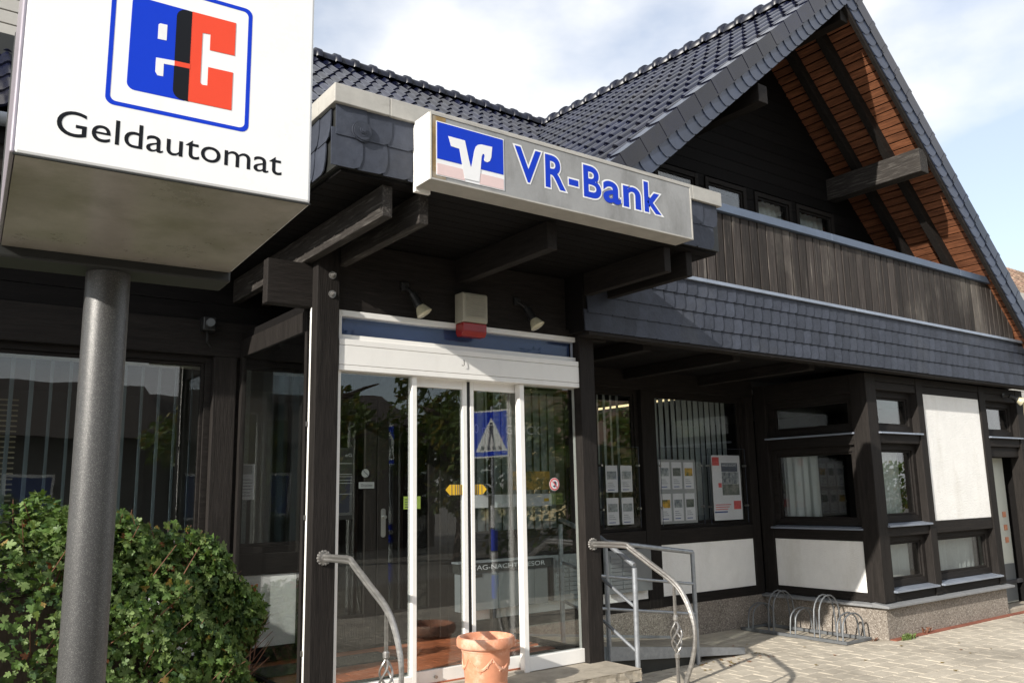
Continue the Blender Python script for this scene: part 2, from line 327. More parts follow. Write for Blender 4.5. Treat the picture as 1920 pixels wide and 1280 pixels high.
for j in range(-34, 10):
    off = (PL/2 if j % 2 else 0) + random.uniform(-.012, .012)
    for i in range(0, 52):
        x, y = 2.4 + i*PL + off, j*PW
        if x > 8.5 and y > -.10 and x < 11.4: continue
        if x > 8.3 and y > .02: 
            if x < 11.4: continue
        if x < 4.7 and y > -.95: continue
        cells.append((x, y))
def seen(c):
    d = Vector((c[0]+.12, c[1]+.08, 0)) - CAM
    a, b, f = d.dot(rt), d.dot(dn), d.dot(fw)
    px, py = 960+1578.8*a/f, 640+1578.8*b/f
    return f if (f > 0 and -30 < px < 1950 and py < 1320) else None
vis = sorted((seen(c), c) for c in cells if seen(c)); near = [c for _, c in vis[:296]]; ns = set(near)
rest = MB()
for c in cells:
    dz, rz, tx = random.uniform(-.0018, .0018), random.uniform(-.006, .006), random.uniform(-.006, .006)
    mw = Matrix.Translation((c[0], c[1], dz)) @ Matrix.Rotation(rz, 4, 'Z') @ Matrix.Rotation(tx, 4, 'X')
    if c in ns: inst('paver', paver_me, mw, bed)
    else: rest.add([mw @ Vector(v) for v in pv.v], pv.f)
rest.build('paver_field', M['paver'], bed, kind='stuff')

# ================================================================== BANK BUILDING
bank = thing('bank_building', (6, 1.5, 0), 'dark half-timbered bank building with steep gable, slate fascia and glazed porch', 'building')
def fb(plane, a0, a1, d0, d1, z0, z1): return (a0, a1, d0, d1, z0, z1) if plane == 'xz' else (d0, d1, a0, a1, z0, z1)
def window(plane, a0, a1, z0, z1, d, inward, frame=.055, depth=.06, mf='wood_x', mg='glass', sill=None, parent=bank, casement=True, bead=.02):
    """frame (part) with pane and sill as sub-parts; d is the outer face, inward the sign of 'into the room'"""
    m = MB(); e = d + inward*depth; lo, hi = min(d, e), max(d, e)
    m.box(*fb(plane, a0, a0+frame, lo, hi, z0, z1)); m.box(*fb(plane, a1-frame, a1, lo, hi, z0, z1))
    m.box(*fb(plane, a0+frame, a1-frame, lo, hi, z0, z0+frame)); m.box(*fb(plane, a0+frame, a1-frame, lo, hi, z1-frame, z1))
    if casement:
        c = .026; l2, h2 = (lo+.022, hi-.004) if inward > 0 else (lo+.004, hi-.022)
        q0, q1, r0, r1 = a0+frame, a1-frame, z0+frame, z1-frame
        m.box(*fb(plane, q0, q0+c, l2, h2, r0, r1)); m.box(*fb(plane, q1-c, q1, l2, h2, r0, r1))
        m.box(*fb(plane, q0+c, q1-c, l2, h2, r0, r0+c)); m.box(*fb(plane, q0+c, q1-c, l2, h2, r1-c, r1))
    w = m.build('window', M[mf], parent, bevel=.003)
    g = (lo+hi)/2 + inward*.008
    MB().box(*fb(plane, a0+frame-.01, a1-frame+.01, g-.003, g+.003, z0+frame-.01, z1-frame+.01)).build('pane', M[mg], w)
    if sill:
        s0, s1, hgt = sill      # how far out, how far in, drop
        out, inn = d - inward*s0, d + inward*s1
        if plane == 'xz':
            MB().prism([(out, z0-hgt-.012),(out, z0-hgt+.006),(inn, z0-.004),(inn, z0-hgt-.012)], a0-.02, a1+.02, 'yz').build('sill', M['zinc'], w, bevel=.002)
        else:
            mm = MB().prism([(out, z0-hgt-.012),(out, z0-hgt+.006),(inn, z0-.004),(inn, z0-hgt-.012)], a0-.02, a1+.02, 'xz'); mm.build('sill', M['zinc'], w, bevel=.002)
    return w
def timber(name, b, ax, parent=bank, mt=None, bev=.006): return box(name, M[mt or 'wood_'+ax], b, parent, bev)

# ---- long rear wall at y = 1.5 (left wing, porch back wall, recess back wall)
YB = 1.5
def panel(x0, x1, z0, z1, y=YB, parent=bank): return box('plaster_panel', M['plaster'], (x0, x1, y-.012, y+.12, z0, z1), parent, .004)
for x0, x1 in ((-4.0,-3.84),(1.99,2.17),(4.14,4.29),(5.70,6.00),(6.66,6.88),(8.46,8.60)):
    timber('wall_post', (x0, x1, YB-.03, YB+.13, .35, 2.70), 'z')
for x0, x1 in ((-4.0,1.99),(2.17,2.72),(4.29,5.70),(6.00,6.66),(6.88,8.46)):
    timber('wall_rail', (x0, x1, YB-.025, YB+.13, 1.0, 1.165), 'x'); timber('wall_rail', (x0, x1, YB-.025, YB+.13, .35, .455), 'x')
timber('wall_head', (-4.0, 8.60, YB-.035, YB+.14, 2.70, 2.98), 'x')
box('plinth', M['plinth'], (4.55, 8.60, YB-.02, YB+.2, -.05, .35), bank)
box('plinth', M['plinth'], (-4.0, 2.17, YB-.02, YB+.2, -.05, .35), bank)
panel(2.17, 2.72, .455, 1.0); panel(6.88, 8.46, .455, 1.0); panel(4.29, 5.70, .455, .55); panel(6.00, 6.66, .455, .55); panel(-4.0, 1.99, .455, 1.0)
box('back_panel', M['wood_boards'], (4.29, 6.66, YB+.02, YB+.12, .551, .999), bank)
window('xz', 6.00, 6.66, 1.165, 2.70, YB+.03, 1, .05)
window('xz', 6.88, 8.46, 1.165, 2.70, YB+.03, 1, .05)
window('xz', 4.29, 5.70, 1.165, 2.70, YB+.03, 1, .05)
window('xz', 2.17, 2.72, 1.165, 2.70, YB+.03, 1, .05)
window('xz', -3.84, .42, 1.165, 2.70, YB+.03, 1, .05)
window('xz', .42, 1.99, 1.165, 2.70, YB+.03, 1, .05)
# upper wall of the left wing, boarded
for k in range(12):
    z = 2.985 + k*.14
    box('wall_board', M['wood_boards'], (-4.0, 4.5, YB-.012, YB+.1, z, z+.134), bank)

# ---- inner double door at the back of the porch
dfr = MB(); dfr.box(2.72, 2.80, YB-.03, YB+.1, .35, 2.70); dfr.box(4.06, 4.14, YB-.03, YB+.1, .35, 2.70); dfr.box(2.80, 4.06, YB-.03, YB+.1, 2.42, 2.70)
dfr.build('inner_door_frame', M['wood_z'], bank, .004)
for x0, x1, hx in ((2.80, 3.425, None), (3.435, 4.06, 3.49)):
    m = MB(); y0, y1 = YB-.015, YB+.05
    m.box(x0, x0+.11, y0, y1, .36, 2.42); m.box(x1-.11, x1, y0, y1, .36, 2.42); m.box(x0+.11, x1-.11, y0, y1, 2.28, 2.42); m.box(x0+.11, x1-.11, y0, y1, .36, .62)
    d_ = m.build('inner_door', M['wood_z'], bank, .004)
    MB().box(x0+.10, x1-.10, y0+.025, y0+.033, .61, 2.29).build('pane', M['inner_glass'], d_)
    if hx:
        MB().prism([(hx+.022*math.cos(a)*1.0, 1.36+(.10 if math.sin(a) > 0 else -.10)+.022*math.sin(a)) for a in [2*math.pi*k/16 for k in range(16)]], y0-.008, y0, 'xz').build('handle_plate', M['steel'], d_)
        MB().tube([(hx, y0-.005, 1.41), (hx, y0-.05, 1.41)], .014, 10).build('door_knob', M['steel'], d_)
box('lobby_panel', M['wood_boards'], (2.72, 4.14, YB+.6, YB+.65, .3, 2.75), bank)

# ---- rooms behind the windows
for nm, mt, b in (('office_floor','carpet',(-4, 8.6, YB+.2, 5.6, .28, .345)), ('office_ceiling','room',(-4, 8.6, YB+.14, 5.6, 2.83, 2.95)), ('office_wall','room',(-4, 8.6, 5.6, 5.75, .2, 2.95)),
                  ('office_wall','room',(-4.15,-4.0, YB, 5.75, .2, 2.95)), ('office_wall','room',(2.45,2.55, YB+.15, 5.6, .345, 2.83)), ('office_wall','room',(5.85,5.9, YB+.15, 5.6, .345, 2.83))):
    box(nm, M[mt], b, bank)
def ceiling_lamp(x, y, label):
    t = thing('ceiling_lamp', (x, y, 2.80), label, 'lamp', 'lit office ceiling lamps')
    box('diffuser', M['lampy'], (x-.30, x+.30, y-.14, y+.14, 2.812, 2.826), t)
    for k in range(7): box('louvre', M['lampdim'], (x-.30, x+.30, y-.14+k*.045, y-.135+k*.045, 2.800, 2.812), t)
ceiling_lamp(.62, 2.5, 'lit yellow louvred ceiling lamp behind the blinds at the far left'); ceiling_lamp(2.08, 2.45, 'lit yellow louvred ceiling lamp seen between blinds beside the porch')

# ---- main roof of the left wing (ridge along x)
TH = math.atan(.83); PH = math.atan(.972); MH = math.atan(.838)
RZ, RY = 7.32, 4.7
def rx(y): return 8.33 - .064*(y+.45)
def z_main(y): return RZ - .838*(RY-y)
def z_left(x, y): return RZ - .83*(rx(y)-x)
TWd, TE = .172, .315
tl = MB(); n_ = 13; prof = []
for k in range(n_+1):
    u = k/n_; z = max(0, .036*math.sin(math.pi*(u-.52)/.48)) + .012 if u > .52 else .012 - .012*math.sin(math.pi*u/.52)
    prof.append((u*(TWd+.012), z))
ln = TE+.07
vs_ = [(x, 0, z+.022) for x, z in prof] + [(x, ln, z) for x, z in prof] + [(x, 0, z+.004) for x, z in prof] + [(x, .03, z+.0) for x, z in prof]
c_ = n_+1
fs_ = [(i, i+1, c_+i+1, c_+i) for i in range(n_)] + [(2*c_+i, 2*c_+i+1, i+1, i) for i in range(n_)] + [(3*c_+i, 3*c_+i+1, 2*c_+i+1, 2*c_+i) for i in range(n_)]
tl.add(vs_, fs_)
tile_me = tl.mesh('roof_tile', M['roof'], smooth=True)
try: tile_me.set_sharp_from_angle(angle=R(50))
except Exception: pass
main_roof = MB().hexa([(-4.2,.72,z_main(.72)-.03),(8.2,.72,z_main(.72)-.03),(8.2,RY,RZ-.03),(-4.2,RY,RZ-.03)], [(-4.2,.72,z_main(.72)-.16),(8.2,.72,z_main(.72)-.16),(8.2,RY,RZ-.16),(-4.2,RY,RZ-.16)]).build('main_roof', M['wood_boards'], bank)
def tile_mw(xa, va, na, loc):
    j = random.uniform(-.006, .006)
    return basis(xa, va, na, loc) @ Matrix.Rotation(j, 4, 'Z') @ Matrix.Rotation(random.uniform(-.008,.008), 4, 'Y')
restM = MB(); nt_ = 0
va = Vector((0, math.cos(MH), math.sin(MH))); na = Vector((0, -math.sin(MH), math.cos(MH)))
for i in range(16):
    s = TE*(i+1) - .04
    for j in range(70):
        x = -4.0 + j*TWd; y = RY - math.cos(MH)*s; z = RZ - math.sin(MH)*s
        if z_left(x+.1, y+.1) > z + .22: continue
        mw = tile_mw(Vector((1,0,0)), va, na, (x, y, z+.01))
        if x > 3.3 and i < 12 and nt_ < 290: inst('roof_tile', tile_me, mw, main_roof); nt_ += 1
        elif i > 8 or x > 2.2: restM.add([mw @ Vector(v) for v in tl.v], tl.f)
restM.build('roof_tile_field', M['roof'], main_roof, smooth=True, kind='stuff')
def ridge_mesh(L_):
    m = MB()
    for (y0, y1, ra, rb) in ((0, L_+.03, .125, .118), (-.015, .065, .150, .146)):
        vv = []; n = 10
        for yy, r in ((y0, ra), (y1, rb)):
            for k in range(n+1):
                a = math.pi*(-.08 + 1.16*k/n); vv.append((r*math.cos(a), yy, r*math.sin(a)*.85))
        m.add(vv, [(k, k+1, n+2+k, n+1+k) for k in range(n)] + [tuple(range(n, -1, -1))])
    return m.mesh('ridge_tile', M['ridge'], smooth=True)
rm = ridge_mesh(.27)
for k in range(22): inst('ridge_tile', rm, basis(Vector((0,-1,0)), Vector((1,0,0)), Vector((0,0,1)), (2.2+k*.27, RY, RZ+.04)), main_roof)
# gutter and eave of the left wing
gm = MB(); vv = []
for x in (-4.2, 1.7):
    for k in range(9): a = math.pi*k/8; vv.append((x, .66-.065*math.cos(a), 3.985-.065*math.sin(a)))
gm.add(vv, [(k, k+1, 10+k, 9+k) for k in range(8)]); gm.build('gutter', M['zinc'], bank, smooth=True)
box('eave_board', M['wood_x'], (-4.2, 1.7, .74, .77, 3.62, 3.94), bank, .004)
MB().hexa([(-4.2,.77,3.64),(1.79,.77,3.64),(1.79,YB,3.66),(-4.2,YB,3.66)], [(-4.2,.77,3.67),(1.79,.77,3.67),(1.79,YB,3.69),(-4.2,YB,3.69)]).build('eave_soffit', M['wood_boards'], bank)
# dormer at far left
dm = box('dormer', M['wood_boards'], (-2.2, .75, 1.9, 3.5, 4.95, 6.9), bank)
for k in range(16): box('siding_strip', M['siding'], (-2.2, .76, 1.868-.002*k*0, 1.899, 5.12+k*.11, 5.12+k*.11+.1), dm, .003)
box('flashing', M['flange'], (-2.3, .85, 1.80, 1.90, 4.93, 5.11), dm, .004)

# ---- gable roof over the balcony (ridge along y)
gable_roof = MB().hexa([(rx(-.4)-.0,-.40,RZ-.03),(rx(4.7),4.7,RZ-.03),(4.2,4.7,z_left(4.2,4.7)-.03),(4.25,-.40,z_left(4.25,-.4)-.03)],
                       [(rx(-.4)-.0,-.40,RZ-.14),(rx(4.7),4.7,RZ-.14),(4.2,4.7,z_left(4.2,4.7)-.14),(4.25,-.40,z_left(4.25,-.4)-.14)])
def zr(x): return RZ - .972*(x-8.33)
gable_roof.hexa([(8.33,-.40,RZ-.03),(8.33,4.7,RZ-.03),(12.75,4.7,zr(12.75)-.03),(12.75,-.40,zr(12.75)-.03)], [(8.33,-.40,RZ-.12),(8.33,4.7,RZ-.12),(12.75,4.7,zr(12.75)-.12),(12.75,-.40,zr(12.75)-.12)])
gable_roof = gable_roof.build('gable_roof', M['wood_boards'], bank)
va = Vector((math.cos(TH), 0, math.sin(TH))); na = Vector((-math.sin(TH), 0, math.cos(TH))); xa = Vector((.064, -1, 0)).normalized()
restG = MB(); cells_g = []
for i in range(16):
    s = TE*(i+1) - .05
    for j in range(31):
        y = -.30 + (j+1)*TWd; x = rx(y) - math.cos(TH)*s; z = RZ - math.sin(TH)*s
        if z < z_main(y-.1) - .05 and y > 1.0: continue
        if x < 4.3 or y > 4.8: continue
        mw = tile_mw(xa, va, na, (x, y, z+.01)); cells_g.append((y + .5*i, mw))
cells_g.sort(key=lambda c: c[0])
for q, (_, mw) in enumerate(cells_g):
    if q < 294: inst('roof_tile', tile_me, mw, gable_roof)
    else: restG.add([mw @ Vector(v) for v in tl.v], tl.f)
va2 = Vector((-math.cos(PH), 0, math.sin(PH))); na2 = Vector((math.sin(PH), 0, math.cos(PH)))
for i in range(19):
    s = TE*(i+1) - .05
    for j in range(4):
        mw = tile_mw(Vector((0,1,0)), va2, na2, (8.33+math.cos(PH)*s, -.36+j*TWd, RZ-math.sin(PH)*s+.01))
        restG.add([mw @ Vector(v) for v in tl.v], tl.f)
restG.build('roof_tile_field', M['roof'], gable_roof, smooth=True, kind='stuff')
for k in range(19): inst('ridge_tile', rm, basis(Vector((1,0,0)), Vector((-.064,1,0)).normalized(), Vector((0,0,1)), (rx(-.45+k*.27), -.45+k*.27, RZ+.045)), gable_roof)
# verge: side-lap tile flange and overlapping verge slates
def verge(side):
    ang = TH if side < 0 else PH; dirn = Vector((side*math.cos(ang), 0, -math.sin(ang))); nrm = Vector((side*math.sin(ang), 0, math.cos(ang)))
    ox = 8.33
    f = MB(); f.add([(0,0,.058),(.345,0,.066),(.345,0,-.092),(0,0,-.10),(0,.14,.066),(.345,.14,.074),(.345,.0,-.085),(0,.0,-.10),(.352,.0,.07),(.352,.0,-.06)],
          [(0,1,2,3) if side > 0 else (3,2,1,0), (0,4,5,1) if side > 0 else (1,5,4,0)])
    f.add([(.30,-.003,.066),(.352,-.004,.070),(.352,-.004,-.085),(.30,-.003,-.088),(.352,.12,.076)], [(0,1,2,3) if side > 0 else (3,2,1,0), (1,4,2) if side > 0 else (2,4,1)])
    fl = f.mesh('verge_tile', M['roof'])
    prof_ = [(-.035,.02),(.17,.02),(.178,-.03),(.17,-.08),(.15,-.125),(.10,-.145),(-.035,-.145)]
    sl = MB(); nP = len(prof_)
    fr_ = [(a, -.004-.012*max(0, a)/.17, b) for a, b in prof_]; bk = [(a, .004, b) for a, b in prof_]
    ff = [tuple(range(nP)) if side > 0 else tuple(range(nP-1, -1, -1))] + [((i+1) % nP, i, i+nP, (i+1) % nP+nP) for i in range(nP)]
    sl.add(fr_+bk, ff); sm = sl.mesh('verge_slate', M['slate_v'])
    nl = 18 if side > 0 else 16
    for k in range(nl):
        o = Vector((ox, -.455, RZ)) + dirn*(k*TE) ; inst('verge_tile', fl, basis(dirn, Vector((0,1,0)), nrm, o), gable_roof)
    for k in range(int(nl*TE/.157)):
        o = Vector((ox, -.432, RZ)) + dirn*(k*.157+.02) - nrm*.10
        inst('verge_slate', sm, basis(dirn, Vector((0,1,0)), nrm, o) @ Matrix.Rotation(random.uniform(-.015,.015), 4, 'Y'), gable_roof)
    bb = MB(); q = [Vector((ox,0,RZ)) - nrm*.10, Vector((ox,0,RZ)) + dirn*nl*TE - nrm*.10]
    if side < 0: h = .15
    else: h = .19
    w = [q[0], q[1], q[1]-nrm*h, q[0]-nrm*h]
    bb.hexa([(p.x,-.425,p.z) for p in w], [(p.x,-.385,p.z) for p in w]); bb.build('bargeboard', M['wood_x'], gable_roof)
M['slate_v'] = mat('verge_slate_grey', (.036,.047,.078), .36, var=.2, vs=6, rnd=.15)
verge(-1); verge(1)
YW = .85
# soffit: pine boards under the right slope, left ones coloured dark to stand for their shade
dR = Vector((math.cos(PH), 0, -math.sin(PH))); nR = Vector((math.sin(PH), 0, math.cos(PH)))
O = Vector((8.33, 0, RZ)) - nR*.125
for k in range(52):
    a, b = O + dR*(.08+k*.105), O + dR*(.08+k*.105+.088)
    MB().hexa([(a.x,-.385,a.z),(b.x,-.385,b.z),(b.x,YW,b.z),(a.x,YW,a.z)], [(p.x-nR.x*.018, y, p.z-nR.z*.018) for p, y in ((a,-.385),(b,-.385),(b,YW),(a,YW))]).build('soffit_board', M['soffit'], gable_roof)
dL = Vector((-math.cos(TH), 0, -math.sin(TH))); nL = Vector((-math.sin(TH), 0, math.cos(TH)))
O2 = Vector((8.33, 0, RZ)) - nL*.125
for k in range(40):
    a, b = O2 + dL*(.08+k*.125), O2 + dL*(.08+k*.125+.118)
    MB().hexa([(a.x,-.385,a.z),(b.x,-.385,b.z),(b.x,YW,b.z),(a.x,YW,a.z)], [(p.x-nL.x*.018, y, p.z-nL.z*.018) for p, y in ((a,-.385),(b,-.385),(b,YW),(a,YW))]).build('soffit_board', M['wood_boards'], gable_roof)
for dd, nn_, oo, L_ in ((dR, nR, O, 5.4), (dL, nL, O2, 4.6)):
    for y in (.03, .47):
        a, b = oo - nn_*.019 + dd*.05, oo - nn_*.019 + dd*L_
        q = [a, b, b-nn_*.13, a-nn_*.13]
        MB().hexa([(p.x, y-.045, p.z) for p in q], [(p.x, y+.045, p.z) for p in q]).build('rafter', M['wood_x'], gable_roof, .005)
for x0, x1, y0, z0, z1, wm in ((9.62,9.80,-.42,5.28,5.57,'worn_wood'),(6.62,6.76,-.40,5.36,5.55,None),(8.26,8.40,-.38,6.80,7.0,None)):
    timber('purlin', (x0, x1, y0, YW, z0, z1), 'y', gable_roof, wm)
# gable wall inside the balcony
gw = None; WL = ((5.55,.70),(6.38,.70),(7.20,.72),(8.08,.72),(8.90,.80))
for k in range(27):
    z = 3.42 + k*.142
    xl = 8.33 - (RZ-.22-z)/.83; xr = 8.33 + (RZ-.22-z)/.972
    if xr - xl < .3: break
    spans = [(max(4.6, xl), min(12.3, xr))]
    if 3.45 < z < 5.08:                      # boards stop at the window openings
        edges = [spans[0][0]] + [e for x0, w0 in WL for e in (x0+.01, x0+w0-.01)] + [spans[0][1]]
        spans = [(edges[i], edges[i+1]) for i in range(0, len(edges), 2) if edges[i+1]-edges[i] > .03]
    for x0, x1 in spans:
        o = box('gable_wall' if gw is None else 'wall_board', M['wood_boards'], (x0, x1, YW-.012, YW+.1, z, z+.137), bank if gw is None else gw)
        gw = gw or o
for x0, w0 in WL:
    window('xz', x0, x0+w0, 3.5, 5.10, YW-.03, 1, .055)
box('balcony_room_wall', M['room'], (5.9, 10.2, 1.5, 1.55, 3.4, 5.3), bank)

# ---- upper floor slab, slate apron and boarded balcony front
YS = -.25
apron = box('slate_apron', M['wood_boards'], (4.36, 12.42, YS+.015, -.06, 2.855, 3.43), bank)
box('upper_floor', M['wood_boards'], (4.36, 12.42, -.06, YB-.04, 2.90, 3.40), bank)
def slate_mesh(w, h, name, mt, q=1.0):
    pr = [(-.02,-.0),(w*.70,0),(w*.93,.012*h/.145),(w*1.04,.05*h/.145),(w*1.06,.10*h/.145),(w*1.0,h*1.22),(-.02,h*1.22)]
    m = MB(); n = len(pr)
    fr_ = [(a, -(.004+q*(.011*max(0, a)/w+.015*(1-b/(1.22*h)))), b) for a, b in pr]; bk = [(a, y+.004+.006*q, b) for a, y, b in fr_]
    m.add(fr_+bk, [tuple(range(n))] + [((i+1) % n, i, i+n, (i+1) % n+n) for i in range(n)])
    return m.mesh(name, mt)
sm_ = slate_mesh(.134, .145, 'slate', M['slate'])
for r in range(4):
    off = (r % 2)*.05
    for c in range(60):
        x = 4.38 + c*.134 + off*0 + r*.037
        if x > 12.40: continue
        inst('slate', sm_, Matrix.Translation((x+random.uniform(-.004,.004), YS+.012, 2.858+r*.145-(.0 if r else .004))) @ Matrix.Rotation(random.uniform(-.02,.02), 4, 'Y'), apron)
box('apron_drip_board', M['wood_x'], (4.4, 12.42, YS+.0, YS+.12, 2.825, 2.853), bank, .003)
balcony = box('balcony_front', M['wood_boards'], (4.6, 12.0, YS+.035, YS+.06, 3.47, 4.12), bank)
for k in range(57):
    x0, x1 = 4.85+k*.129, 4.85+k*.129+random.uniform(.112,.117)
    zt = min(4.15, zr(x1)-.20)
    if zt < 3.6: 
        if zt < 3.5: continue
    dz = random.uniform(-.004, .004); t0 = random.uniform(-.003, .003)
    MB().hexa([(x0,YS+.002+t0,3.465),(x1,YS+.002-t0,3.465),(x1,YS+.03,3.465),(x0,YS+.03,3.465)], [(x0,YS+.002+t0,min(4.15, zr(x0)-.20)+dz),(x1,YS+.002-t0,zt+dz),(x1,YS+.03,zt+dz),(x0,YS+.03,min(4.15, zr(x0)-.20)+dz)]).build('balcony_board', M['balcony'], balcony, .004)
    if k % 2 == 0: pass
for x0, x1 in ((4.85,7.85),(7.853,10.6),(10.603,11.52)):
    box('rail_cap', M['zinc_dark'], (x0, x1, YS-.035, YS+.16, 4.155, 4.235), balcony, .004)
for x0, x1 in ((4.6,8.2),(8.203,12.42)):
    box('drip_strip', M['zinc'], (x0, x1, YS-.032, YS+.05, 3.432, 3.464), balcony, .002)

# ---- recess ceiling beams
for x in (5.2, 6.4, 7.6): timber('ceiling_beam', (x, x+.1, -.05, YB-.04, 2.79, 2.90), 'y')

# ---- projecting bay at the right (front y = -.06, left face x = 8.6)
YF, XB = -.06, 8.6
MB().box(XB, 11.32, YF, YB, -.05, .33).build('plinth', M['plinth'], bank, .006)
for x0, x1 in ((XB-.06, 10.15), (10.153, 11.40)):
    MB().prism([(YF-.07,.325),(YF-.07,.348),(YF+.12,.375),(YF+.12,.325)], x0, x1, 'yz').build('plinth_cap', M['sillstone'], bank, .003)
MB().prism([(XB-.06,.325),(XB-.06,.348),(XB+.1,.375),(XB+.1,.325)], YF+.121, YB-.02, 'xz').build('plinth_cap', M['sillstone'], bank, .003)
timber('corner_post', (XB, XB+.20, YF, YF+.20, .37, 2.83), 'z')
for x0, x1 in ((9.66,9.80),(11.19,11.35),(12.22,12.42)):
    timber('bay_post', (x0, x1, YF, YF+.16, .37 if x0 < 12 else 0, 2.83), 'z')
for x0, x1 in ((8.80,9.66),(9.80,11.19),(11.35,12.22)):
    timber('bay_head', (x0, x1, YF+.012, YF+.15, 2.655, 2.745), 'x'); timber('bay_head', (x0, x1, YF+.005, YF+.15, 2.748, 2.83), 'x')
timber('bay_rail', (8.80, 9.66, YF+.015, YF+.15, 2.06, 2.175), 'x'); timber('bay_rail', (8.80, 9.66, YF+.015, YF+.15, 1.045, 1.155), 'x')
timber('bay_rail', (9.80, 11.19, YF+.010, YF+.15, 1.045, 1.18), 'x'); timber('bay_rail', (8.80, 9.66, YF+.015, YF+.15, .37, .475), 'x'); timber('bay_rail', (9.80, 11.19, YF+.015, YF+.15, .37, .475), 'x')
box('plaster_panel', M['plaster'], (9.80, 11.19, YF+.02, YF+.15, 1.18, 2.655), bank, .004)
wf = YF+.085
window('xz', 8.80, 9.66, 2.195, 2.655, wf, 1, .07, sill=(.115,.02,.02)); window('xz', 8.80, 9.66, 1.19, 2.06, wf, 1, .07, sill=(.115,.02,.03))
window('xz', 8.80, 9.66, .505, 1.045, wf, 1, .07, sill=(.125,.02,.03)); window('xz', 9.80, 11.19, .505, 1.045, wf, 1, .07, sill=(.125,.02,.03))
window('xz', 11.35, 12.22, 2.20, 2.655, wf, 1, .07, sill=(.115,.02,.02))
timber('bay_rail', (11.35, 12.22, YF+.015, YF+.15, 2.06, 2.18), 'x'); timber('bay_rail', (11.35, 12.22, YF+.05, YF+.15, 1.93, 2.06), 'x')
# side door at the far right
sd_ = MB(); sd_.box(11.38, 12.2, .20, .25, .06, 1.93); sd_ = sd_.build('side_door', M['doorgrey'], bank, .004)
box('glass_side_panel', M['glass'], (11.36, 11.37, -.02, .2, .1, 1.93), sd_); box('kick_plate', M['tresor'], (11.40, 12.18, .19, .199, .08, .55), sd_)
for z in (1.15, .98, .82): box('bell_plate', M['terra'], (12.02, 12.10, .188, .199, z, z+.07), sd_)
box('door_step', M['slab'], (11.33, 12.3, -.03, .3, -.03, .05), bank, .006)
# left face of the bay
timber('bay_post', (XB, XB+.14, 1.29, YB-.04, .37, 2.83), 'z')
for z0, z1 in ((.37,.46),(1.0,1.125),(2.045,2.165),(2.62,2.83)): timber('bay_rail', (XB+.012, XB+.15, YF+.20, 1.29, z0, z1), 'y')
box('plaster_panel', M['plaster'], (XB+.02, XB+.15, YF+.20, 1.29, .46, 1.0), bank, .004)
window('yz', YF+.20, 1.29, 2.195, 2.62, XB+.06, 1, .07, mf='wood_y', sill=(.085,.02,.02)); window('yz', YF+.20, 1.29, 1.16, 2.045, XB+.06, 1, .07, mf='wood_y', sill=(.085,.02,.03))
box('bay_floor', M['carpet'], (8.76, 12.3, .16, 5.6, .3, .345), bank); box('bay_ceiling', M['room'], (8.76, 12.3, .16, 5.6, 2.76, 2.82), bank); box('bay_wall', M['room'], (8.6, 12.5, 5.6, 5.75, .0, 2.9), bank)
box('bay_wall', M['wood_boards'], (12.30, 12.42, .1, 5.6, 0, 2.9), bank)
# curtains in the bay
def curtain(name, plane, a0, a1, d, z0, z1, label, amp=.018, wl=.11, mt='curtain'):
    m = MB(); n = max(6, int((a1-a0)/.018)); vv = []
    for k in range(n+1):
        a = a0+(a1-a0)*k/n; w = d + amp*math.sin(2*math.pi*a/wl) + amp*.4*math.sin(2*math.pi*a/wl/2.7)
        for z in (z0, z1): vv.append((a, w, z) if plane == 'xz' else (w, a, z))
    m.add(vv, [(2*k, 2*k+2, 2*k+3, 2*k+1) for k in range(n)])
    o = m.build(name, M[mt], smooth=True); o['label'] = label; o['category'] = 'curtain'; return o
curtain('curtain', 'xz', 8.88, 9.60, .18, .5, 1.05, 'pale curtain behind the lowest small window of the bay')
curtain('curtain', 'xz', 9.85, 11.15, .20, .5, 1.05, 'pale curtain behind the low wide window below the white panel')
curtain('curtain', 'xz', 8.90, 9.62, .22, 1.2, 2.05, 'pale curtain behind the tall middle window of the bay front')
curtain('curtain', 'yz', .75, 1.25, 8.82, 1.2, 2.05, 'pale curtain at the left of the bay side window facing the recess')

curtain('curtain', 'xz', 8.12, 8.78, YW+.14, 3.5, 5.08, 'pale sheet imitating the reflection in the balcony window next to the rightmost one')  # these two pleated sheets are added; their pale colour imitates pane reflections
curtain('curtain', 'xz', 8.94, 9.66, YW+.14, 3.5, 5.08, 'pale sheet imitating the reflection in the rightmost balcony window under the gable')
# ---- entrance canopy
canopy = box('canopy', M['flange'], (1.82, 4.90, -1.17, YB-.04, 3.348, 3.385), bank)
for k in range(26):
    y = -1.17 + k*.102
    box('canopy_soffit_board', M['wood_boards'], (1.83, 4.89, y, y+.097, 3.330, 3.346), canopy)
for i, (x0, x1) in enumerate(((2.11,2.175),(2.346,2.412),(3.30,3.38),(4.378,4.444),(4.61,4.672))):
    timber('canopy_beam', (x0, x1, -1.12, YB-.04, 3.142, 3.330), 'y', canopy, 'worn_wood' if i < 2 else None)
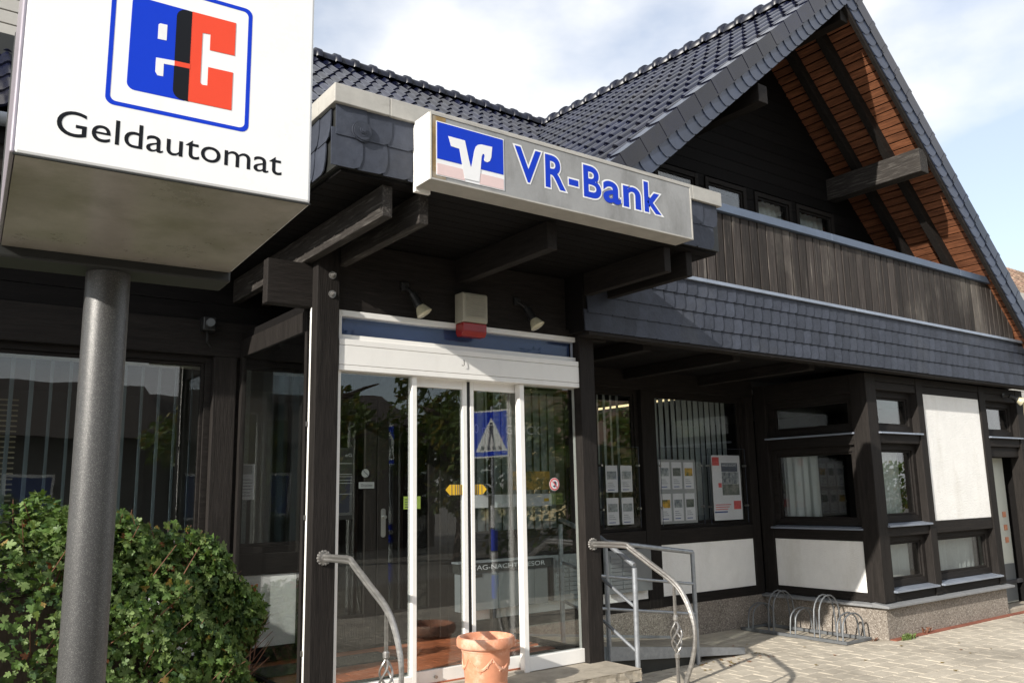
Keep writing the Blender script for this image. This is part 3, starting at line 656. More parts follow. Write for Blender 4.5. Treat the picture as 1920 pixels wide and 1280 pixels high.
# parapet at front and left, slated, with a metal cap
box('parapet', M['flange'], (1.80, 4.90, -1.19, -1.04, 3.352, 3.70), canopy); box('parapet', M['flange'], (1.80, 1.95, -1.038, .95, 3.352, 3.70), canopy)
sl2 = slate_mesh(.155, .178, 'slate', M['slate'], .55)
for r in range(2):
    for c in range(4):
        inst('slate', sl2, Matrix.Translation((1.80+c*.155+r*.025-.02, -1.193, 3.345+r*.178)) @ Matrix.Rotation(random.uniform(-.02,.02), 4, 'Y'), canopy)
        x = 4.36 + c*.155 + r*.05
        if x < 4.80: inst('slate', sl2, Matrix.Translation((x, -1.193, 3.345+r*.178)), canopy)
    for c in range(13):
        inst('slate', sl2, Matrix.Translation((1.797, .95-c*.155-r*.06, 3.345+r*.178)) @ Matrix.Rotation(R(-90), 4, 'Z') @ Matrix.Rotation(random.uniform(-.02,.02), 4, 'Y'), canopy)
ro = MB()
for r0, d in ((.060,.014),(.052,.020),(.040,.014),(.033,.022),(.020,.028),(.012,.034)):
    ro.prism([(1.935+r0*math.cos(2*math.pi*k/24), 3.568+r0*math.sin(2*math.pi*k/24)) for k in range(24)], -1.205-d, -1.195, 'xz')
ro.build('slate_rosette', M['slate'], canopy)
for x0, x1 in ((1.765,2.10),(2.103,3.4),(3.403,4.60),(4.603,4.925)):
    box('parapet_cap', M['cap'], (x0, x1, -1.225, -1.0, 3.70, 3.808), canopy, .004)
for y0, y1 in ((-.998,-.2),(-.197,.98)): box('parapet_cap', M['cap'], (1.765, 2.0, y0, y1, 3.70, 3.808), canopy, .004)

# ---- porch: posts, cross beam, aluminium front, glazed sides
for x0, x1, bx in ((2.18,2.342,2.285),(4.45,4.606,4.50)):
    p_ = timber('porch_post', (x0, x1, -.07, .018, .0, 3.33), 'z')
    for z in (3.055, 2.925):
        m = MB(); m.prism([(bx+.026*math.cos(2*math.pi*k/16), z+.026*math.sin(2*math.pi*k/16)) for k in range(16)], -.075, -.069, 'xz')
        m.prism([(bx+.015*math.cos(2*math.pi*k/6), z+.015*math.sin(2*math.pi*k/6)) for k in range(6)], -.092, -.075, 'xz'); m.tube([(bx, -.09, z), (bx, -.115, z)], .009, 8)
        m.build('bolt', M['iron'], p_)
timber('cross_beam', (1.873, 4.84, .022, .105, 2.842, 3.140), 'x')
timber('lintel_board', (2.345, 4.447, -.015, .02, 2.845, 3.325), 'x')
al = MB(); al.box(2.345, 2.383, -.02, .06, .30, 2.84); al.box(4.462, 4.498, -.02, .06, .30, 2.84); al.box(2.383, 4.462, -.02, .06, 2.80, 2.84); al.box(2.383, 4.462, -.02, .06, 2.637, 2.672)
al.box(2.93, 2.968, -.015, .045, .30, 2.42); al.box(3.875, 3.918, -.015, .045, .30, 2.42); al.box(2.383, 2.93, -.015, .045, .305, .405); al.box(3.918, 4.462, -.015, .045, .305, .405)
front = al.build('entrance_frame', M['alu'], bank, .003)
for z0, z1 in ((2.422,2.458),(2.4605,2.592),(2.5945,2.635)): box('drive_cover', M['alu'], (2.350, 4.496, -.055, .10, z0, z1), front, .003)
hook = MB(); hook.tube([(3.335,-.056,2.560),(3.335,-.066,2.560),(3.335,-.068,2.525),(3.325,-.068,2.517),(3.314,-.068,2.520)], .0022, 6); hook.build('hook', M['black_plastic'], front)
box('transom_pane', M['transom'], (2.378, 4.467, .01, .018, 2.668, 2.805), front); box('transom_sky_panel', M['sky_tint'], (2.378, 4.467, .08, .09, 2.64, 2.83), front)  # panel behind the pane carries the reflected sky's blue in its colour
box('fixed_pane', M['door_glass'], (2.378, 2.935, .01, .018, .40, 2.43), front); box('fixed_pane', M['door_glass'], (3.913, 4.467, .01, .018, .40, 2.43), front)
for x0, x1, sl_, sr_ in ((2.972,3.435,.032,.038),(3.464,3.948,.032,.038)):
    m = MB(); m.box(x0, x0+sl_, .055, .095, .31, 2.43); m.box(x1-sr_, x1, .055, .095, .31, 2.43); m.box(x0+sl_, x1-sr_, .055, .095, .31, .41); m.box(x0+sl_, x1-sr_, .055, .095, 2.36, 2.43)
    sd__ = m.build('sliding_door', M['alu'], bank, .003); box('pane', M['door_glass'], (x0+sl_-.01, x1-sr_+.01, .070, .078, .40, 2.37), sd__)
    if x0 < 3: box('seal', M['rubber'], (3.436, 3.449, .06, .09, .33, 2.42), sd__); MB().tube([(3.15,.054,.365),(3.15,.03,.365)], .011, 10).build('floor_lock', M['steel'], sd__)
    else: box('seal', M['rubber'], (3.450, 3.463, .06, .09, .33, 2.42), sd__); box('handle_plate', M['tresor'], (3.908, 3.934, .047, .0545, 1.24, 1.40), sd__)
for x in (2.19, 4.58):
    m = MB(); m.box(x, x+.04, .11, .15, .30, 2.84); m.box(x, x+.04, YB-.09, YB-.04, .30, 2.84); m.box(x, x+.04, .15, YB-.09, .30, .37); m.box(x, x+.04, .15, YB-.09, 2.70, 2.84)
    sg = m.build('porch_side', M['wood_z'], bank, .003); box('pane', M['door_glass'], (x+.016, x+.024, .14, YB-.08, .36, 2.71), sg)
    if x < 3:
        box('edge_strip', M['alu'], (x-.009, x-.002, .022, .045, .30, 2.84), sg, .002)
        for z in (1.45, 2.05, .62): box('fitting', M['steel'], (x-.022, x-.010, .03, .045, z, z+.03), sg)
box('porch_ceiling', M['wood_boards'], (2.2, 4.6, .12, YB-.04, 2.845, 2.90), bank)
pf = box('porch_floor', M['grout'], (2.19, 4.62, .0, YB-.02, .05, .318), bank)
tm = MB().box(.003, .237, .003, .112, 0, .012).mesh('floor_tile', M['terra_tile'])
for j in range(13):
    for i in range(10):
        x = 2.2 + i*.24 - (.12 if j % 2 else 0); y = .09 + j*.115
        if x < 2.19 or x > 4.36: continue
        inst('floor_tile', tm, Matrix.Translation((x, y-.045, .317+random.uniform(-.001,.001))), pf)
def tagged(o, label, cat, group=None):
    o['label'] = label; o['category'] = cat
    if group: o['group'] = group
    return o
tagged(box('door_mat', M['mat'], (2.25, 4.42, .115, .40, .331, .345), None, .004), 'long dark ribbed mat just inside the sliding doors', 'mat')
tagged(box('door_mat', M['mat'], (2.30, 3.35, .95, 1.30, .331, .343), None, .004), 'dark grey mat in front of the inner door', 'mat')

# ---- steps in front of the porch
st = thing('entrance_steps', (3.4, -.5, 0), 'sand-coloured stone steps with rough split front edge below the porch', 'steps')
def rough_slab(name, x0, x1, y0, y1, z0, z1, mt, parent):
    m = MB(); n = 60
    def ring(z, amp): return [(x0+(x1-x0)*k/n, y0+random.uniform(0, amp), z+random.uniform(-.002,.002)) for k in range(n+1)]
    rows = [ring(z1, .004), ring(z1-.008, .010), ring((z0*.35+z1*.65), .018), ring((z0*.7+z1*.3), .02), ring(z0, .012)]
    v = [p for r_ in rows for p in r_]; c = n+1
    m.add(v, [(r_*c+k, (r_+1)*c+k, (r_+1)*c+k+1, r_*c+k+1) for r_ in range(4) for k in range(n)])
    m.add(rows[0]+[(x1, y1, z1), (x0, y1, z1)], [tuple(range(n+3))])
    ns_ = 14; side = [[(x1-random.uniform(0,.015), y0+(y1-y0)*k/ns_, z) for k in range(ns_+1)] for z in (z1, (z0+z1)/2, z0)]
    m.add([p for r_ in side for p in r_], [(r_*(ns_+1)+k, (r_+1)*(ns_+1)+k, (r_+1)*(ns_+1)+k+1, r_*(ns_+1)+k+1) for r_ in range(2) for k in range(ns_)])
    m.add([(x1,y1,z1),(x1,y1,z0),(x0,y1,z0),(x0,y1,z1),(x0,y0+.01,z1),(x0,y0+.01,z0)], [(0,1,2,3),(3,2,5,4)])
    return m.build(name, mt, parent)
rough_slab('step_slab', 2.0, 4.62, -.46, -.003, .215, .300, M['slab'], st); box('riser', M['plinth'], (2.03, 4.58, -.40, -.02, -.02, .213), st)
rough_slab('step_slab', 2.0, 4.66, -.84, -.405, .075, .150, M['slab'], st); box('riser', M['plinth'], (2.03, 4.62, -.80, -.41, -.02, .073), st)

# ================================================================== THINGS
_c, _s = math.cos(R(-3.4)), math.sin(R(-3.4))
SG = lambda p: (.7036+((p[0]-1.30)*_c-(p[1]+2.05)*_s)*.5412, -3.495+((p[0]-1.30)*_s+(p[1]+2.05)*_c)*.5412, 2.2413+(p[2]-2.785)*.5412)     # drawn large, shrunk so its shadow lands out of view
MB.xf = SG
# ---- illuminated cash machine sign on its pole
ec = thing('cash_machine_sign', (.438, -2.746, 0), 'tall white illuminated cash machine sign on a thick grey metallic pole', 'sign')
X0, X1, Y0, Y1, Z0 = .238, 1.300, -2.05, -.80, 2.785
m = MB(); m.box(X0+.012, X1-.012, Y0+.03, Y1, Z0+.006, 3.86); m.build('cabinet', M['acryl_side'], ec, .004)
fp = MB(); fp.box(X0+.006, X1, Y0, Y0+.028, Z0, 3.86); fp.build('face_panel', M['acryl'], ec, .006)
box('side_panel', M['acryl'], (X1-.011, X1+.006, Y0+.032, Y1, Z0+.004, 3.86), ec); box('edge_trim', M['acryl_side'], (X0-.006, X0+.010, Y0+.002, Y1, Z0, 3.86), ec, .003)
box('bottom_seal', M['flange'], (X0+.004, X1, Y0+.001, Y0+.012, Z0-.006, Z0-.001), ec)
for _z in (2.95, 3.4): MB().tube([(X1+.005,Y0+.06,_z),(X1+.009,Y0+.06,_z)], .006, 8).build('screw', M['steel'], ec)
box('underside', M['under'], (X0+.012, X1-.004, Y0+.01, Y1+.002, Z0-.004, Z0+.004), ec)
box('rear_flange', M['flange'], (X0-.01, X1+.005, Y1+.004, Y1+.24, Z0-.055, 3.87), ec, .006)
def pole_mesh():
    m = MB(); m.lathe([(.104,-1.40),(.104,2.74)], (.728,-.665,0), 40); return m
pole_mesh().build('pole', M['pole'], ec, smooth=True)
pp = lambda pts, d, mt, nm: MB().prism([(a, b) for a, b in pts][::-1] if False else pts, Y0-d*.4, Y0-d*.4+.0005, 'xz').build(nm, M[mt], ec)
def rrect(x0, x1, z0, z1, r, n=6):
    o = []
    for cx, cz, a0 in ((x1-r,z0+r,-90),(x1-r,z1-r,0),(x0+r,z1-r,90),(x0+r,z0+r,180)):
        o += [(cx+r*math.cos(R(a0+90*k/n)), cz+r*math.sin(R(a0+90*k/n))) for k in range(n+1)]
    return o
fo, fi = rrect(.515,1.037,3.032,3.567,.03), rrect(.531,1.021,3.048,3.551,.022)
nF = len(fo); fm = MB(); fm.add([(a, Y0-.0009, b) for a, b in fo]+[(a, Y0-.0009, b) for a, b in fi], [(k, (k+1) % nF, (k+1) % nF+nF, k+nF) for k in range(nF)]); fm.build('logo_border', M['ecblue'], ec)
arc = lambda cx, cz, r, a0, a1, n=6: [(cx+r*math.cos(R(a0+(a1-a0)*k/n)), cz+r*math.sin(R(a0+(a1-a0)*k/n))) for k in range(n+1)]
blue = arc(.612,3.135,.028,180,270) + [(.79,3.108),(.79,3.488)] + arc(.612,3.462,.026,90,180)
pp(blue, .002, 'ecblue', 'logo_letter')
blk = arc(.782,3.146,.036,180,270) + [(.806,3.109),(.806,3.487)] + arc(.782,3.451,.036,90,180)
pp(blk, .0034, 'ecblack', 'logo_overlap')
red = [(.803,3.110),(.968,3.112),(.968,3.273),(.872,3.271),(.872,3.193)] + arc(.856,3.202,.011,270,180,3) + [(.845,3.409),(.875,3.412),(.875,3.344),(.972,3.347),(.972,3.490),(.803,3.488)]
pp(red, .0034, 'ecred', 'logo_letter'); pp([(.747,3.243),(.805,3.245),(.805,3.265),(.747,3.263)], .0048, 'ecred', 'logo_bar')
pp([(.680,3.200),(.689,3.187),(.709,3.188),(.709,3.240),(.747,3.2425),(.747,3.263),(.680,3.258)], .0036, 'white_film', 'logo_counter'); pp([(.682,3.336),(.714,3.338),(.714,3.403),(.688,3.402),(.682,3.396)], .0036, 'white_film', 'logo_counter')
text_mb('Geldautomat', .367, 1.176, 2.880, .094, Y0-.0009, .0).build('lettering', M['ecblack'], ec)

MB.xf = None
# ---- bank light box on the canopy
vr = thing('bank_light_box', (3.32, -1.4, 3.30), 'weathered grey light box with blue bank logo and lettering on the canopy edge', 'sign')
VX0, VX1, VY, VZ0, VZ1 = 2.262, 4.382, -1.40, 3.305, 3.700
m = MB(); m.box(VX0, VX1, VY+.012, VY+.17, VZ0, VZ1); m.build('housing', M['cap'], vr, .004)
box('back_box', M['alu'], (VX0-.0, VX0+.1, VY+.173, VY+.20, VZ0-.02, VZ1-.01), vr, .003); box('side_cover', M['alu'], (VX0-.006, VX0-.001, VY+.01, VY+.169, VZ0, VZ1), vr)
t_ = .014
fr_ = MB(); fr_.box(VX0, VX1, VY, VY+.011, VZ1-t_, VZ1); fr_.box(VX0, VX1, VY, VY+.011, VZ0, VZ0+t_*.7); fr_.box(VX0, VX0+.006, VY, VY+.011, VZ0+t_*.7, VZ1-t_); fr_.box(VX1-t_*.7, VX1, VY, VY+.011, VZ0+t_*.7, VZ1-t_); fr_.build('face_frame', M['cap'], vr)
box('face', M['vrgrey'], (VX0+.0062, VX1-.0102, VY+.004, VY+.0105, VZ0+.0102, VZ1-.0145), vr)
box('stained_strip', M['rust'], (VX0+.0065, 2.36, VY+.0025, VY+.0038, VZ0+.012, VZ1-.016), vr)
P2 = lambda pts, d, mt, nm: MB().prism(pts, VY+.004-d, VY+.004-d+.0012, 'xz').build(nm, M[mt], vr)
P2([(2.296,3.335),(2.762,3.335),(2.762,3.655),(2.296,3.655)], .003, 'white_film', 'logo_plate'); P2([(2.302,3.432),(2.755,3.432),(2.755,3.649),(2.302,3.649)], .0045, 'vrblue', 'logo_field')
P2([(2.302,3.340),(2.485,3.340),(2.470,3.405),(2.302,3.405)], .0045, 'pinkish', 'logo_footer'); P2([(2.585,3.340),(2.755,3.340),(2.755,3.405),(2.590,3.405)], .0045, 'pinkish', 'logo_footer')
V = [(2.374,3.580),(2.486,3.580),(2.512,3.470),(2.526,3.424),(2.533,3.45),(2.549,3.530),(2.560,3.560),(2.575,3.575),(2.598,3.583),(2.676,3.586),(2.668,3.520),(2.658,3.495),(2.640,3.483),(2.622,3.485),(2.616,3.494),(2.622,3.518),(2.618,3.529),(2.608,3.527),(2.600,3.508),(2.583,3.351),(2.482,3.351),(2.448,3.521),(2.393,3.524)]
P2(V, .006, 'white_film', 'logo_mark')
for i, (ch, a, b, cap) in enumerate((('V',2.842,3.041,.212),('R',3.072,3.232,.212),('-',3.258,3.336,.212),('B',3.380,3.528,.212),('a',3.545,3.700,.212),('n',3.722,3.882,.212),('k',3.915,4.075,.212))):
    text_mb(ch, a, b, 3.426, cap, VY+.0020, .022, .036).build('letter_outline', M['white_film'], vr)
    text_mb(ch, a, b, 3.426, cap, VY+.0010, .022).build('letter', M['vrblue'], vr)

# ---- alarm siren, spot lamps, camera
al_ = thing('alarm_siren', (3.40, -.06, 2.73), 'beige louvred alarm siren with red flash lens above the door', 'alarm')
m = MB(); m.prism([(-.125,2.835),(-.135,2.85),(-.135,3.045),(-.125,3.058),(-.018,3.058),(-.018,2.835)], 3.285, 3.505, 'yz'); m.build('housing', M['siren_beige'], al_, .010)
for k in range(10): box('louvre', M['siren_beige'], (3.315, 3.478, -.145, -.1352, 2.872+k*.0165, 2.880+k*.0165), al_)
m = MB(); m.prism([(-.128,2.833),(-.018,2.833),(-.018,2.765),(-.035,2.735),(-.105,2.735),(-.128,2.765)], 3.290, 3.500, 'yz'); m.build('flash_lens', M['siren_red'], al_, .008)
def spot(c, d, label, grp='reflector spot lamps by the entrance', base=None):
    t = thing('spot_lamp', c, label, 'lamp', grp); c = Vector(c); d = Vector(d).normalized()
    zq = d.to_track_quat('Z', 'Y').to_matrix().to_4x4()
    def rev(prof, nm, mt, n=24):
        m = MB(); m.lathe(prof, (0,0,0), n); m.v = [tuple(c + (zq @ Vector(v))) for v in m.v]; return m.build(nm, M[mt], t, smooth=True)
    rev([(0,-.005),(.030,-.005),(.031,.06),(.035,.07),(.036,.10)], 'socket', 'black_plastic'); rev([(.030,.10),(.040,.115),(.055,.150),(.060,.165)], 'reflector', 'lens'); rev([(.060,.165),(.052,.172),(.03,.178),(0,.180)], 'bulb_face', 'lens')
    m = MB(); b = Vector(base); m.tube([b, b+(c-b)*.5+Vector((0,-.01,0)), c], .012, 8); m.build('arm', M['black_plastic'], t); 
    m = MB(); m.box(b.x-.03, b.x+.03, b.y-.012, b.y+.012, b.z-.03, b.z+.03); m.build('mount', M['black_plastic'], t, .004)
spot((2.90,-.07,3.00), (.35,-.25,-.72), 'round reflector spot lamp above the door, left of the red siren', base=(2.86,-.025,3.06))
spot((3.925,-.07,3.01), (.25,-.32,-.70), 'round reflector spot lamp above the door, right of the red siren', base=(3.86,-.025,3.07))
spot((11.96,-.10,2.735), (.55,-.55,-.45), 'black spot lamp on the timber post at the far right of the bay', base=(11.86,-.055,2.74))
cc = thing('security_camera', (1.92, 1.44, 2.88), 'small dark security camera under the eave left of the porch', 'camera')
box('body', M['black_plastic'], (1.86, 1.96, 1.36, 1.46, 2.88, 2.99), cc, .01); MB().tube([(1.91,1.36,2.94),(1.91,1.33,2.94)], .032, 16).build('lens', M['tresor'], cc); MB().tube([(1.91,1.42,2.89),(1.91,1.42,2.80),(1.95,1.45,2.76)], .008, 6).build('cable', M['black_plastic'], cc)

# ---- wrought iron handrails
def smooth_path(pts, n=6):
    P = [Vector(p) for p in pts]; o = []
    for i in range(len(P)-1):
        a, b, c, d = P[max(i-1,0)], P[i], P[i+1], P[min(i+2, len(P)-1)]
        for k in range(n):
            t = k/n; o.append(.5*((2*b)+(c-a)*t+(2*a-5*b+4*c-d)*t*t+(3*b-a-3*c+d)*t**3))
    return o+[P[-1]]
def handrail(x, y0, zq, label):
    t = thing('handrail', (x, -.9, 0), label, 'handrail', 'wrought iron handrails on the porch posts')
    m = MB(); n = 14
    for k in range(n):
        a = 2*math.pi*k/n; m.tube([(x+.040*math.cos(a), -.073, zq+.040*math.sin(a)), (x+.040*math.cos(a), -.086, zq+.040*math.sin(a))], [.0105,.006], 8)
    m.prism([(x+.040*math.cos(2*math.pi*k/28), zq+.040*math.sin(2*math.pi*k/28)) for k in range(28)], -.082, -.0715, 'xz')
    m.prism([(x+.022*math.cos(2*math.pi*k/20), zq+.022*math.sin(2*math.pi*k/20)) for k in range(20)], -.096, -.082, 'xz'); m.build('rosette', M['iron'], t)
    g = [(0,0),(-.36,.005),(-.40,-.002)] 
    pth = [(x,-.08,zq),(x,-.30,zq+.004),(x,-.45,zq+.004),(x,-.50,zq-.02),(x,-.72,zq-.13),(x,-.90,zq-.22),(x,-1.00,zq-.31),(x,-1.075,zq-.46),(x,-1.085,zq-.60),(x,-1.05,zq-.74),(x,-.98,zq-.90),(x,-.95,zq-1.05),(x,-.95,zq-1.22)]
    sp_ = smooth_path(pth, 6); m = MB()
    # moulded rail: a flat bar with a rounded bead above and one below
    m.tube([p+Vector((0,0,.011)) for p in sp_], .0145, 8); m.tube([p+Vector((0,.002,-.011)) for p in sp_], .0135, 8)
    m.build('rail', M['iron'], t, smooth=True)
    b = MB(); yb = -.915
    b.tube([(x,yb,zq-.235),(x,yb,zq-.47)], .0115, 4, sq=True); b.tube([(x,yb,zq-.72),(x,yb,-.02)], .0125, 4, sq=True)
    for zc in (zq-.47, zq-.72):
        b.tube([(x,yb,zc-.02),(x,yb,zc-.012),(x,yb,zc+.012),(x,yb,zc+.02)], [.013,.019,.019,.013], 12)
    b.build('baluster', M['iron'], t)
    for k in range(4):
        m = MB(); pts = []
        for i in range(15):
            u = i/14; a = math.pi*2*k/4 + u*math.pi*1.15; r = .036*math.sin(math.pi*u)**.85+.004
            pts.append((x+r*math.cos(a), yb+r*math.sin(a), zq-.70+.21*u))
        m.tube(pts, .0065, 6); m.build('basket_strand', M['iron'], t, smooth=True)
handrail(4.52, -.08, 1.185, 'worn wrought iron handrail curving down from the right porch post'); handrail(2.262, -.08, 1.215, 'worn wrought iron handrail curving down from the left porch post')

# ---- galvanised tube railings and the ramp
def bar(m, a, b, r): m.tube([a, b], r, 10)
t = thing('tube_railing', (4.76, .1, 0), 'galvanised tube railing at the right edge of the porch steps', 'railing')
m = MB(); m.tube([(4.76,-.27,-.02),(4.76,-.28,1.0)], .021, 12); m.build('post', M['galv'], t, smooth=True); m = MB(); m.tube([(4.76,.62,.2),(4.76,.62,1.32)], .021, 12); m.build('post', M['galv'], t, smooth=True)
for z0, z1, r in ((1.02,1.36,.021),(.70,1.00,.013),(.37,.68,.013)):
    m = MB(); m.tube([(4.76,-.28,z0),(4.76,.10,z0+.195),(4.76,.62,z1)], r, 10); m.build('rail', M['galv'], t, smooth=True)
t = thing('tube_railing', (5.6, .42, 0), 'galvanised tube railing running down along the ramp in the recess', 'railing')
for x, zt, zb in ((6.20,1.01,-.02),(5.10,1.13,.1)):
    m = MB(); m.tube([(x,.42,zb),(x,.42,zt)], .021, 12); m.build('post', M['galv'], t, smooth=True)
for z0, z1, r in ((1.17,1.01,.021),(.88,.72,.013),(.61,.45,.013)):
    m = MB(); m.tube([(4.85,.42,z0+.02),(6.20,.42,z1)], r, 10); m.build('rail', M['galv'], t, smooth=True)
t = thing('access_ramp', (5.8, .9, 0), 'low grey access ramp sloping down in front of the recess wall', 'ramp')
MB().hexa([(4.66,.46,.255),(6.85,.46,.02),(6.85,1.35,.02),(4.66,1.35,.255)], [(4.66,.46,.315),(6.85,.46,.045),(6.85,1.35,.045),(4.66,1.35,.315)]).build('deck', M['slab'], t, .004)
for y in (.44, 1.352):
    MB().hexa([(4.66,y,.20),(6.9,y,.005),(6.9,y+.018,.005),(4.66,y+.018,.20)], [(4.66,y,.335),(6.9,y,.065),(6.9,y+.018,.065),(4.66,y+.018,.335)]).build('edge_channel', M['galv'], t)
MB().hexa([(4.66,.47,-.02),(6.3,.47,-.02),(6.3,1.33,-.02),(4.66,1.33,-.02)], [(4.66,.47,.25),(6.3,.47,.075),(6.3,1.33,.075),(4.66,1.33,.25)]).build('base', M['flange'], t)

# ---- bicycle rack
t = thing('bicycle_rack', (8.25, .7, 0), 'grey steel bicycle rack with high and low hoops beside the bay plinth', 'bicycle rack')
for x in (8.04, 8.46): box('base_rail', M['rack'], (x-.022, x+.022, .06, 1.40, .004, .034), t, .002)
for y in (.075, 1.385): box('cross_rail', M['rack'], (8.062, 8.438, y-.015, y+.015, .006, .030), t)
for i, (y, h) in enumerate(((.15,.29),(.42,.45),(.72,.29),(1.00,.45),(1.28,.29))):
    for s in (-.032, .032):
        m = MB(); pts = [(8.05,y+s,.02),(8.06,y+s,h*.45)] + [(8.25-.185*math.cos(math.pi*k/10), y+s, h*.55+h*.45*math.sin(math.pi*k/10)) for k in range(1,10)] + [(8.44,y+s,h*.45),(8.45,y+s,.02)]
        m.tube(pts, .0085, 8); m.build('hoop', M['rack'], t, smooth=True)

# ---- terracotta pot
t = thing('flower_pot', (3.335, -.30, .30), 'empty terracotta flower pot with garland relief on the top step', 'pot')
c0 = (3.335, -.30, .300)
m = MB(); m.lathe([(0,.0),(.128,.0),(.134,.012),(.136,.05),(.142,.055),(.143,.072),(.139,.078),(.150,.20),(.158,.262),(.166,.268),(.168,.282),(.188,.288),(.196,.300),(.197,.335),(.190,.352),(.176,.356),(.168,.346),(.164,.28),(.145,.10),(.13,.03),(0,.03)], c0, 48); m.build('pot_body', M['terra'], t, smooth=True)
m = MB()
for g0 in range(6):
    a0 = g0*math.pi/3+.2; pts = []
    for k in range(13):
        u = k/12; a = a0+u*math.pi/3; z = .235-.075*math.sin(math.pi*u); r = .139+.019*(z-.078)/.184*1.0
        pts.append((c0[0]+(r+.003)*math.cos(a), c0[1]+(r+.003)*math.sin(a), c0[2]+z))
    m.tube(pts, [.004+.007*math.sin(math.pi*k/12) for k in range(13)], 6)
    for k in range(7):
        u = (k+.5)/7; a = a0+u*math.pi/3; z = .235-.075*math.sin(math.pi*u)+random.uniform(-.014,.014); r = .139+.019*(z-.078)/.184
        m.tube([(c0[0]+r*math.cos(a), c0[1]+r*math.sin(a), c0[2]+z), (c0[0]+(r+.009)*math.cos(a), c0[1]+(r+.009)*math.sin(a), c0[2]+z)], [.012,.004], 6)
m.build('garland_relief', M['terra'], t, smooth=True)
m = MB(); m.lathe([(0,.16),(.148,.16)], c0, 32); m.build('soil', M['bark'], t)

# ---- night safe and letter boxes on the recess wall
t = thing('night_safe', (4.7, 1.46, .55), 'grey night safe cabinet with black lettered header on the recess wall', 'safe')
for x0, x1 in ((4.20,4.62),(4.625,5.04),(5.045,5.20)): box('door', M['tresor'], (x0, x1, 1.37, 1.46, .555, .885), t, .003)
box('header', M['flange'], (4.18, 5.24, 1.355, 1.46, .890, .972), t, .003); box('top_trim', M['galv'], (4.17, 5.25, 1.345, 1.46, .974, .990), t)
text_mb('TAG-NACHTTRESOR', 4.32, 5.16, .912, .040, 1.3535).build('lettering', M['paper'], t); box('tag', M['flange'], (4.27,4.44,1.3655,1.3695,.845,.878), t)
text_mb('20', 4.285, 4.315, .853, .018, 1.3645).build('tag_lettering', M['paper'], t)
t = thing('letter_box', (5.9, 1.46, .55), 'row of grey letter boxes with slatted fronts on the recess wall', 'letter box')
box('cabinet', M['tresor'], (5.30, 5.68, 1.40, 1.46, .555, .985), t, .003); box('cabinet', M['tresor'], (6.02, 6.64, 1.40, 1.46, .555, .985), t, .003)
for c in range(4):
    for r in range(8): box('flap', M['tresor'], ((5.33 if c < 2 else 6.05)+(c % 2)*.17, (5.33 if c < 2 else 6.05)+(c % 2)*.17+.155, 1.392, 1.3995, .60+r*.043, .60+r*.043+.036), t, .002)

# ---- prints, stickers and holders
def sheet(x0, x1, z0, z1, y, label, photo='photo1', cat='poster', group=None, lines=3):
    t = thing('notice_sheet', ((x0+x1)/2, y, z0), label, cat, group); w, h = x1-x0, z1-z0
    box('paper', M['paper'], (x0, x1, y, y+.001, z0, z1), t)
    box('printed_photo', M[photo], (x0+.1*w, x1-.1*w, y-.0012, y-.0002, z0+.48*h, z0+.78*h), t)
    for k in range(lines): box('print_line', M['ink'], (x0+.14*w, x0+(.55+.1*k)*w, y-.0012, y-.0002, z0+(.34-.07*k)*h, z0+(.355-.07*k)*h), t)
    box('print_line', M['inkblue'], (x0+.14*w, x0+.7*w, y-.0012, y-.0002, z0+.07*h, z0+.10*h), t)
YG = YB - .002
def holder(x0, x1, z0, z1, label):
    t = thing('acrylic_holder', ((x0+x1)/2, YG, z0), label, 'holder'); box('sheet', M['acryl_clear'], (x0, x1, YG-.012, YG-.008, z0, z1), t)
    for x, z in ((x0+.0,z0+.2),(x1,z0+.2),(x0,z1-.2),(x1,z1-.2)): MB().tube([(x,YG-.02,z),(x,YG+.03,z)], .012, 10).build('clamp', M['steel'], t)
    m = MB(); m.box(x0-.003,x0,YG-.013,YG-.007,z0,z1); m.box(x1,x1+.003,YG-.013,YG-.007,z0,z1); m.box(x0,x1,YG-.013,YG-.007,z1,z1+.003); m.build('edge', M['ink'], t)
holder(6.94, 7.62, 1.20, 2.06, 'clear acrylic holder with six listing sheets in the wide recess window'); holder(7.74, 8.40, 1.19, 2.06, 'clear acrylic holder with the large poster in the wide recess window'); holder(6.06, 6.60, 1.20, 2.06, 'clear acrylic holder in the narrow recess window')
nm = ('left','middle','right')
for c in range(3):
    for r in range(2):
        sheet(6.93+c*.195, 7.09+c*.195, 1.60-.35*r, 1.90-.35*r, YG, f'{"upper" if r == 0 else "lower"} {nm[c]} listing sheet of six in the wide recess window', ('photo1','photo2','photo3')[(c+2*r) % 3])
for c in range(2):
    for r in range(2): sheet(6.12+c*.215, 6.29+c*.215, 1.58-.34*r, 1.86-.34*r, YG, f'{"upper" if r == 0 else "lower"} {"left" if c == 0 else "right"} listing sheet in the narrow recess window', 'photo1')
box('pin_board', M['paper_grey'], (6.92, 7.52, YG+.004, YG+.008, 1.22, 1.93), None, label='grey backing board behind six listing sheets in the wide window', category='board')
t = thing('poster', (8.06, YG, 1.23), 'white poster with house photo and red squares in the wide recess window', 'poster')
box('paper', M['paper'], (7.80, 8.31, YG-.002, YG, 1.23, 1.985), t)
def pt(nm_, mt, u0, u1, v0, v1): return box(nm_, M[mt], (7.80+.51*u0, 7.80+.51*u1, YG-.0036, YG-.0024, 1.23+.755*v0, 1.23+.755*v1), t)
pt('printed_house', 'photo1', .33,.93,.55,.74); pt('printed_garden', 'photo2', .33,.93,.38,.548); pt('title_block', 'ink', .33,.90,.745,.88); pt('red_square', 'inkred', .70,.96,.16,.29); pt('blue_line', 'inkblue', .02,.47,.115,.135); pt('red_petals', 'inkred', .02,.26,.84,.97); pt('red_petals', 'inkred', .20,.31,.50,.57)
